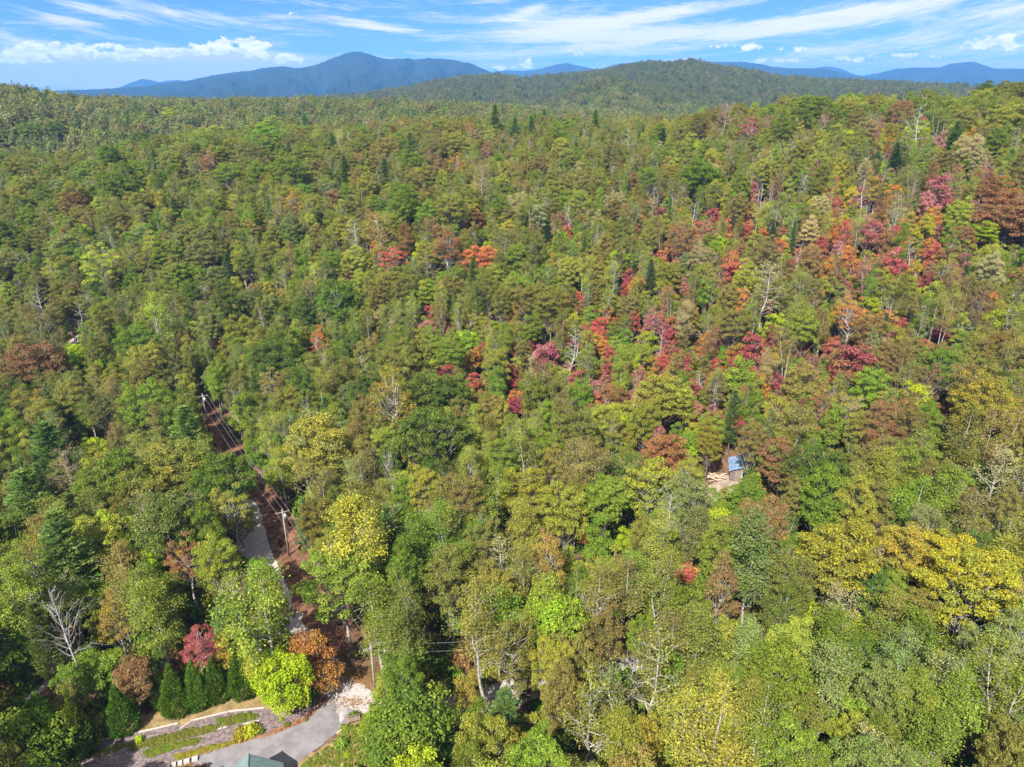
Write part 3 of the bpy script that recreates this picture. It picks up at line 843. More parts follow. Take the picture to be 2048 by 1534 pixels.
M_WOOD = simple('weathered_wood', (0.22, 0.17, 0.13), 0.85, 0.35, 4.0, 0.3)
M_POLE = simple('pole_wood', (0.24, 0.21, 0.18), 0.9, 0.3, 4.0, 0.3)
M_METAL = simple('galvanised_metal', (0.45, 0.47, 0.49), 0.45, 0.1, 4.0, 0.0, 0.5, 0.4)
M_CABLE = simple('cable', (0.40, 0.40, 0.41), 0.4, 0.1, 4.0, 0.0, 0.5, 0.5)
M_TARP = simple('blue_sheet', (0.05, 0.10, 0.20), 0.4, 0.5, 1.6, 0.3, 0.5, col2=(0.24, 0.31, 0.40))
M_GLASS = simple('window_glass', (0.03, 0.04, 0.05), 0.1, 0.2, 1.0, 0.0, 0.8)
M_DARKWOOD = simple('dark_boards', (0.16, 0.12, 0.11), 0.85, 0.3, 2.0, 0.2)

def fray(pts, step=0.5, amp=0.16, seed=0):
    """subdivide an outline and roughen it"""
    rg = np.random.default_rng(seed); out = []
    n = len(pts)
    for i in range(n):
        a = np.array(pts[i], float); b = np.array(pts[(i + 1) % n], float)
        L = np.linalg.norm(b - a); k = max(1, int(L / step))
        for j in range(k):
            p = a + (b - a) * j / k
            if j: p = p + rg.normal(size=2) * amp
            out.append((p[0], p[1]))
    return out

def catmull(P, n=6):
    P = [np.array(p, float) for p in P]; P = [2 * P[0] - P[1]] + P + [2 * P[-1] - P[-2]]
    out = []
    for i in range(1, len(P) - 2):
        for k in range(n):
            t = k / n; p0, p1, p2, p3 = P[i - 1:i + 3]
            out.append(0.5 * ((2 * p1) + (-p0 + p2) * t + (2 * p0 - 5 * p1 + 4 * p2 - p3) * t * t + (-p0 + 3 * p1 - 3 * p2 + p3) * t ** 3))
    out.append(P[-2]); return out

def sheet(name, pxs, z, mat, amp=0.14, seed=0, smooth=0):
    pts = [flat(u, v) for u, v in pxs]
    pts = fray(pts, 0.45, amp, seed)
    from mathutils.geometry import tessellate_polygon
    co = [Vector((x, y, z)) for x, y in pts]
    tri = tessellate_polygon([co])
    me = bpy.data.meshes.new(name)
    fs = []
    for a, b, c in tri:
        nz = (co[b] - co[a]).cross(co[c] - co[a]).z
        fs.append((a, b, c) if nz > 0 else (a, c, b))
    me.from_pydata([tuple(p) for p in co], [], fs); me.materials.append(mat); me.update()
    return link(name, me, kind='structure')

sheet('lawn', [(120, 1528), (160, 1490), (215, 1466), (262, 1440), (320, 1418), (400, 1395), (455, 1378), (530, 1372), (585, 1390), (640, 1372), (652, 1392), (630, 1428), (600, 1446), (540, 1470), (470, 1488), (395, 1514), (330, 1540), (100, 1545)], 0.006, M_LAWN, 0.25, 1)
sheet('gravel_bed', [(110, 1545), (135, 1512), (152, 1491), (265, 1468), (357, 1447), (362, 1457), (386, 1441), (456, 1424), (530, 1416), (590, 1424), (645, 1386), (642, 1400), (628, 1424), (600, 1444), (540, 1467), (470, 1486), (395, 1512), (330, 1540), (240, 1570)], 0.011, M_MULCH, 0.12, 2)
sheet('verge', [(648, 1388), (655, 1375), (668, 1384), (660, 1398), (652, 1415), (636, 1438), (605, 1456), (560, 1472), (500, 1488), (420, 1510), (398, 1512), (470, 1483), (540, 1463), (598, 1440), (628, 1418)], 0.016, M_LITTER, 0.22, 3)
sheet('lawn', [(560, 1560), (592, 1532), (640, 1497), (676, 1466), (702, 1440), (726, 1418), (780, 1425), (800, 1480), (800, 1580)], 0.006, M_LAWN, 0.25, 4)
sheet('driveway', [(330, 1600), (378, 1536), (400, 1512), (470, 1489), (540, 1471), (600, 1449), (630, 1427), (648, 1403), (657, 1386), (672, 1378), (700, 1392), (726, 1409), (716, 1424), (702, 1437), (676, 1463), (640, 1493), (610, 1513), (588, 1534), (560, 1575), (520, 1640)], 0.022, M_ASPHALT, 0.05, 5)
M_THIN = simple('thin_gravel', (0.30, 0.27, 0.262), 0.95, 0.35, 1.6, 0.3, 0.1)
sheet('gravel_patch', [(660, 1384), (672, 1376), (690, 1386), (712, 1398), (700, 1404), (690, 1402), (694, 1420), (690, 1436), (682, 1448), (677, 1430), (672, 1410), (664, 1398)], 0.027, M_THIN, 0.08, 6)

def ribbon(name, pts, width, mat, dz=0.03, edge=0.18, seed=0, **kw):
    rg = np.random.default_rng(seed)
    P = catmull(pts, 10); V = []; n = len(P)
    for i, p in enumerate(P):
        a = P[max(i - 1, 0)]; b = P[min(i + 1, n - 1)]; d = (b - a) / np.linalg.norm(b - a); nrm = np.array([-d[1], d[0]])
        for k in range(7):
            o = (k / 6 - 0.5) * (width + (4.5 * edge * float(fbm(np.array([i * .37 + k * 7.]), np.array([seed * 3.3]), 3)[0]) if k in (0, 6) else 0)); q = p + nrm * o
            V.append((q[0], q[1], 0))
    V = np.array(V); V[:, 2] = height(V[:, 0], V[:, 1]) + dz
    q = []
    for i in range(n - 1):
        for k in range(6):
            q.append((i * 7 + k, i * 7 + k + 1, i * 7 + k + 8, i * 7 + k + 7))
    q = np.array(q)
    e1 = V[q[0][1]] - V[q[0][0]]; e2 = V[q[0][3]] - V[q[0][0]]
    if np.cross(e1, e2)[2] < 0: q = q[:, ::-1]
    me = mesh_np(name, V, q.ravel(), np.full(len(q), 4), [mat], smooth=True)
    return link(name, me, kind='structure', **kw)

_h0 = height
def _flatten(x, y):
    """level the yard, let slopes begin outside it"""
    x = np.asarray(x, float); y = np.asarray(y, float)
    d = np.hypot(x + 36, y - 64)
    w = np.clip((d - 27) / 16, 0, 1); w = w * w * (3 - 2 * w)
    return _h0(x, y) * w
def height(x, y):
    return _flatten(x, y)
# (the ground sheet was made with the raw height; set the level yard into it as well)
_g = bpy.data.objects['ground'].data
_co = np.empty(len(_g.vertices) * 3, np.float32); _g.vertices.foreach_get('co', _co); _co = _co.reshape(-1, 3)
_d = np.hypot(_co[:, 0] + 36, _co[:, 1] - 64); _w = np.clip((_d - 27) / 16, 0, 1); _co[:, 2] *= _w * _w * (3 - 2 * _w)
_g.vertices.foreach_set('co', _co.ravel()); _g.update()

gw = lambda u, v: np.array(pix_world(u, v)[:2])
ribbon('gravel_road', [gw(478, 950), gw(490, 1000), gw(498, 1040), gw(512, 1100), gw(548, 1190), gw(600, 1275), gw(650, 1344), gw(700, 1378), gw(745, 1399), gw(810, 1412), gw(880, 1424), gw(960, 1410), gw(1060, 1370), gw(1150, 1340), gw(1210, 1334), gw(1290, 1336), gw(1370, 1330)], 4.8, M_GRAVEL, 0.033, 0.09, 1)
ribbon('track', [gw(395, 640), gw(440, 575), gw(480, 556), gw(520, 545), gw(570, 535)], 2.6, M_THIN, 0.25, 0.2, 3)
ribbon('track', [gw(110, 715), gw(135, 695), gw(160, 676), gw(190, 660)], 2.8, M_GRAVEL, 0.25, 0.2, 4)
ribbon('track', [gw(130, 880), gw(165, 872), gw(215, 868)], 5, M_GRAVEL, 0.25, 0.2, 5)
ribbon('track', [gw(40, 1400), gw(75, 1387), gw(105, 1378), gw(130, 1340), gw(210, 1335), gw(300, 1272)], 3.5, M_GRAVEL, 0.12, 0.2, 6)
ribbon('cleared_ground', [gw(400, 780), gw(430, 860), gw(478, 930), gw(530, 1000), gw(572, 1070), gw(600, 1150), gw(655, 1240), gw(684, 1306)], 5.0, simple('red_earth', (0.15, 0.075, 0.045), 0.95, 0.45, 0.8, 0.6, 0.1), 0.045, 1.6, 7)
ribbon('cleared_ground', [gw(1395, 1010), gw(1435, 985), gw(1465, 955)], 4.5, simple('pale_earth', (0.23, 0.18, 0.14), 0.95, 0.4, 0.6, 0.6, 0.1), 0.15, 0.9, 8)
ribbon('bank', [gw(668, 1338), gw(705, 1350), gw(745, 1372), gw(765, 1382)], 1.3, M_LITTER, 0.040, 0.3, 9)

# white timber edging along the beds
def edging(label, pxs, w=0.16, h=0.14, dash=None, group=None, rgs=0, name='lawn_edging', mat=None, cat='edging'):
    rg = np.random.default_rng(rgs)
    P = [np.array(flat(*p)) for p in pxs]
    t = thing(name, (P[0][0], P[0][1], 0), label, cat, group)
    first = None
    for i in range(len(P) - 1):
        a, b = P[i], P[i + 1]; L = np.linalg.norm(b - a); d = (b - a) / L
        n = max(1, int(L / (dash or 2.4)))
        for k in range(n):
            if dash and rg.random() < 0.25: continue
            l = L / n * (0.72 if dash else 0.985)
            c = a + d * (k + 0.5) * L / n + rg.normal(size=2) * 0.02
            if first is None:
                m = MB(); m.box((0, 0, 0), (1, 1, 1)); first = m.mesh('edging_piece', mat or M_STONE)
            o = link('board' if not dash else 'stone', first, t)
            o.location = (c[0] - P[0][0], c[1] - P[0][1], h / 2 + 0.008); o.scale = (l, w * rg.uniform(.85, 1.15), h * rg.uniform(.9, 1.1))
            o.rotation_euler = (0, 0, atan2(d[1], d[0]) + rg.normal() * 0.02)
    return t
edging('long pale timber edging between tan lawn and slate bed, lower end', [(152, 1491), (210, 1480), (265, 1468), (357, 1447)])
edging('pale timber edging between lawn and slate bed, upper end towards the lime green tree', [(360, 1459), (386, 1441), (456, 1424), (530, 1416)], rgs=1)
edging('broken row of pale stones inside the slate bed at far lower left', [(130, 1522), (180, 1513), (228, 1503)], 0.22, 0.12, 0.55, rgs=2, name='stone_row', cat='stone row')
edging('short pale timber strip above the yellow shrub', [(486, 1449), (518, 1441)], 0.2, 0.12, rgs=3)
edging('small broken row of pale stones left of the yellow shrub', [(425, 1462), (455, 1453)], 0.16, 0.1, 0.5, rgs=4, name='stone_row', cat='stone row')
edging('low pale stone wall along the driveway edge at bottom of the picture', [(330, 1538), (366, 1526), (398, 1517)], 0.5, 0.28, 0.6, rgs=5, name='stone_wall', cat='stone wall')

# garage with a green-grey gable roof
ax_, ay_ = flat(497, 1507, 5.0)
phi = rad(17); pdir = np.array([cos(phi), sin(phi)]); gdir = np.array([sin(phi), -cos(phi)])
gar = thing('garage', (ax_, ay_, 0), 'garage with green-grey metal gable roof beside the driveway bottom', 'garage')
def gp(a, b, z):   # a across, b along the ridge towards the camera
    q = pdir * a + gdir * b; return (q[0], q[1], z)
hwid, drop, LEN = 3.5, 2.75, 9.0
for sgn, nm in ((-1, 'roof_slope'), (1, 'roof_slope')):
    m = MB()
    a0, a1 = 0.0, sgn * hwid
    top = [gp(a0, 0, 5.0), gp(a1, 0, 5.0 - drop), gp(a1, LEN, 5.0 - drop), gp(a0, LEN, 5.0)]
    bot = [(x, y, z - 0.12) for x, y, z in top]
    n = 0; m.v = top + bot
    m.f = [(0, 1, 2, 3), (7, 6, 5, 4), (0, 4, 5, 1), (1, 5, 6, 2), (2, 6, 7, 3), (3, 7, 4, 0)]
    if sgn > 0: m.f = [f[::-1] for f in m.f]
    rf = link(nm, m.mesh('roof_slope', M_ROOF), gar)
    seam = MB()
    for k in range(int(LEN / 0.6)):
        b = 0.3 + k * 0.6
        seam.tube(gp(a0 + sgn * .05, b, 5.03 - 0.02), gp(a1, b, 5.0 - drop + 0.02), 0.02, n=4)
    link('standing_seam', seam.mesh('standing_seam', M_ROOF), rf, kind='stuff')
m = MB().tube(gp(0, -0.02, 5.02), gp(0, LEN, 5.02), 0.07, n=6); link('ridge_cap', m.mesh('ridge_cap', M_ROOF), gar)
m = MB()
wz = 5.0 - drop + 0.1
for (a, b, c, d) in ((-3.2, 0.35, 3.2, 0.35), (-3.2, LEN - .4, 3.2, LEN - .4), (-3.2, 0.35, -3.2, LEN - .4), (3.2, 0.35, 3.2, LEN - .4)):
    p, q = gp(a, b, 0), gp(c, d, 0)
    if a != c:
        m.poly([gp(a, b, -0.05), gp(c, d, -0.05), gp(c, d, wz), gp(0, b, 4.85), gp(a, b, wz)])
    else:
        m.poly([gp(a, b, -0.05), gp(c, d, -0.05), gp(c, d, wz), gp(a, b, wz)])
link('wall', m.mesh('wall', M_WALL), gar)

# wooden bench-like planter stand by the driveway
bx, by = flat(707, 1447)
t = thing('planter_stand', (bx, by, 0), 'small weathered wooden plant stand at the driveway edge under a green bush', 'plant stand', rz=rad(20))
leg = MB().box((0, 0, 0.35), (0.08, 0.08, 0.7)).mesh('leg', M_WOOD)
for sx in (-.75, .75):
    for sy in (-.25, .25):
        o = link('leg', leg, t); o.location = (sx, sy, 0)
slat = MB().box((0, 0, 0), (1.8, 0.16, 0.05)).mesh('slat', M_WOOD)
for k in range(3):
    o = link('slat', slat, t); o.location = (0, -0.24 + k * 0.24, 0.73)
o = link('rail', MB().box((0, .3, 1.0), (1.8, 0.06, 0.12)).mesh('rail', M_WOOD), t)
x, y = flat(689, 1455)
pl = link('plank', MB().box((0, 0, 0.12), (2.6, 0.25, 0.06)).mesh('plank', simple('fresh_timber', (0.50, 0.33, 0.15), .8)), None, label='loose yellowish timber plank lying beside the wooden plant stand', category='plank')
pl.location = (x, y, 0); pl.rotation_euler = (0, rad(4), rad(58))

# utility poles and cables
def pole(px, label, H=9.5, rz=0.0, transformer=False):
    x, y, z = pix_world(*px)
    t = thing('utility_pole', (x, y, z), label, 'utility pole', 'wooden utility poles of the power line', rz)
    link('shaft', MB().tube((0, 0, -.5), (0, 0, H), 0.16, 0.11, 8).mesh('shaft', M_POLE, True), t)
    ca = link('crossarm', MB().box((0, 0, H - 0.5), (2.2, 0.11, 0.13)).mesh('crossarm', M_POLE), t)
    for sx in (-1.0, 0.0, 1.0):
        i = link('insulator', MB().tube((sx, 0, H - 0.43 + (0.5 if sx == 0 else 0)), (sx, 0, H - 0.2 + (0.5 if sx == 0 else 0)), 0.05, 0.035, 6).mesh('insulator', M_METAL), ca)
    if transformer:
        tb = link('transformer', MB().tube((0.32, 0.1, H - 1.9), (0.32, 0.1, H - 1.0), 0.24, 0.24, 12).mesh('transformer', M_METAL, True), t)
        link('bushing', MB().tube((0.32, 0.1, H - 1.0), (0.32, 0.1, H - 0.8), 0.05, 0.03, 6).mesh('bushing', M_METAL), tb)
    tops = [Vector((x + sx * cos(rz), y + sx * sin(rz), z + H - 0.2 + (0.5 if sx == 0 else 0))) for sx in (-1.0, 0.0, 1.0)]
    return tops
pA = pole((752, 1400), 'utility pole standing where the gravel road meets the driveway', 9.5, rad(40))
pB = pole((578, 1112), 'utility pole with grey transformer in the middle of the cleared power line strip', 9.5, rad(28), True)
pC = pole((418, 862), 'utility pole with transformer at the upper end of the cleared strip', 9.5, rad(24), True)
pE = pole((1120, 1372), 'utility pole hidden among the trees right of the gravel road', 9.5, rad(80))
def cable(a, b, sag, label, r=0.016, group='power line cables', spl=14):
    m = MB(); prev = None
    for k in range(spl + 1):
        t = k / spl; p = a.lerp(b, t); p.z -= sag * 4 * t * (1 - t)
        if prev is not None: m.tube(prev - a, p - a, r, n=4, cap=False)
        prev = p.copy()
    o = link('power_cable', m.mesh('power_cable', M_CABLE), None, label=label, category='cable', group=group)
    o.location = a
which = ('left', 'middle', 'right')
for (P, Q, nm) in ((pA, pB, 'between the driveway pole and the transformer pole'), (pB, pC, 'between the transformer pole and the upper pole'), (pA, pE, 'from the driveway pole into the trees on the right')):
    for k in range(3):
        cable(P[k], Q[k], 1.1 if k != 1 else 0.9, '%s grey power cable %s' % (which[k], nm))

# cabin with a blue sheet roof in the clearing
cx_, cy_, cz_ = pix_world(1478, 948)
cz_ -= 0.2
cab = thing('cabin', (cx_, cy_, cz_), 'small cabin under a blue sheet roof half hidden in the clearing', 'cabin', rz=rad(-14))
W, L2, eh, rh = 1.9, 2.7, 2.2, 3.0
for s in (-1, 1):
    m = MB(); top = [(0, -L2, rh), (s * (W + .3), -L2, eh - .15), (s * (W + .3), L2, eh - .15), (0, L2, rh)]
    m.v = top + [(x, y, z - .06) for x, y, z in top]; m.f = [(0, 1, 2, 3), (7, 6, 5, 4), (0, 4, 5, 1), (1, 5, 6, 2), (2, 6, 7, 3), (3, 7, 4, 0)]
    if s < 0: m.f = [f[::-1] for f in m.f]
    link('roof_slope', m.mesh('roof_slope', M_TARP), cab, label='blue sheet roof slope, %s side' % ('right' if s > 0 else 'left'))
m = MB()
for y0 in (-L2 + .4, L2 - .4):
    m.poly([(-W, y0, 0), (W, y0, 0), (W, y0, eh), (0, y0, rh - .12), (-W, y0, eh)])
for x0 in (-W, W):
    m.poly([(x0, -L2 + .4, 0), (x0, L2 - .4, 0), (x0, L2 - .4, eh), (x0, -L2 + .4, eh)])
link('wall', m.mesh('wall', M_DARKWOOD), cab)
dr = link('door', MB().box((-0.4, -L2 + .36, 1.0), (0.95, 0.05, 2.0)).mesh('door', M_WOOD), cab)
link('handle', MB().tube((-0.05, -L2 + .3, 1.0), (-0.05, -L2 + .3, 1.15), 0.02, n=6).mesh('handle', M_METAL), dr)
wn = link('window', MB().box((1.4, -L2 + .36, 1.5), (0.9, 0.05, 0.8)).mesh('window', M_GLASS), cab)
link('frame', MB().box((1.4, -L2 + .34, 1.93), (1.0, 0.06, 0.07)).box((1.4, -L2 + .34, 1.07), (1.0, 0.06, 0.07)).box((.92, -L2 + .34, 1.5), (.07, .06, .8)).box((1.88, -L2 + .34, 1.5), (.07, .06, .8)).mesh('frame', M_WALL), wn)
rgx = np.random.default_rng(5)
x, y, z = pix_world(1432, 958)
lp = thing('log_pile', (x, y, z), 'heap of pale cut logs beside the blue-roofed cabin', 'log pile')
lg = MB().tube((-1.1, 0, 0), (1.1, 0, 0), 0.13, 0.11, 8).mesh('log', simple('cut_wood', (0.36, 0.28, 0.21), .9))
for k in range(14):
    o = link('log', lg, lp); o.location = (rgx.normal() * 0.8, rgx.normal() * 0.6, 0.15 + 0.05 * k); o.rotation_euler = (0, rgx.normal() * .1, rgx.normal() * 0.7)

# lattice mast on the far green hill
A_, E_ = px_azel(1394, 124)
mx, my = 1950 * sin(rad(A_)), 1950 * cos(rad(A_)); mz = h1(mx, my)
mast = thing('radio_mast', (mx, my, mz), 'thin lattice radio mast on top of the far green hill', 'radio mast')
m = MB(); mh = CAM_Z + 1950 * tan(rad(px_azel(1394, 101)[1])) - mz
for k in range(3):
    a = k * 2 * pi / 3; m.tube((1.2 * cos(a), 1.2 * sin(a), -2), (.35 * cos(a), .35 * sin(a), mh), 0.16, 0.09, 4)
link('leg', m.mesh('leg', M_METAL), mast)
m = MB(); nb = 12
for i in range(nb):
    for k in range(3):
        f0, f1 = i / nb, (i + 1) / nb; r0, r1 = 1.2 - .85 * f0, 1.2 - .85 * f1; a, b = k * 2 * pi / 3, (k + 1) * 2 * pi / 3
        m.tube((r0 * cos(a), r0 * sin(a), mh * f0), (r1 * cos(b), r1 * sin(b), mh * f1), 0.05, n=3)
link('brace', m.mesh('brace', M_METAL), mast)

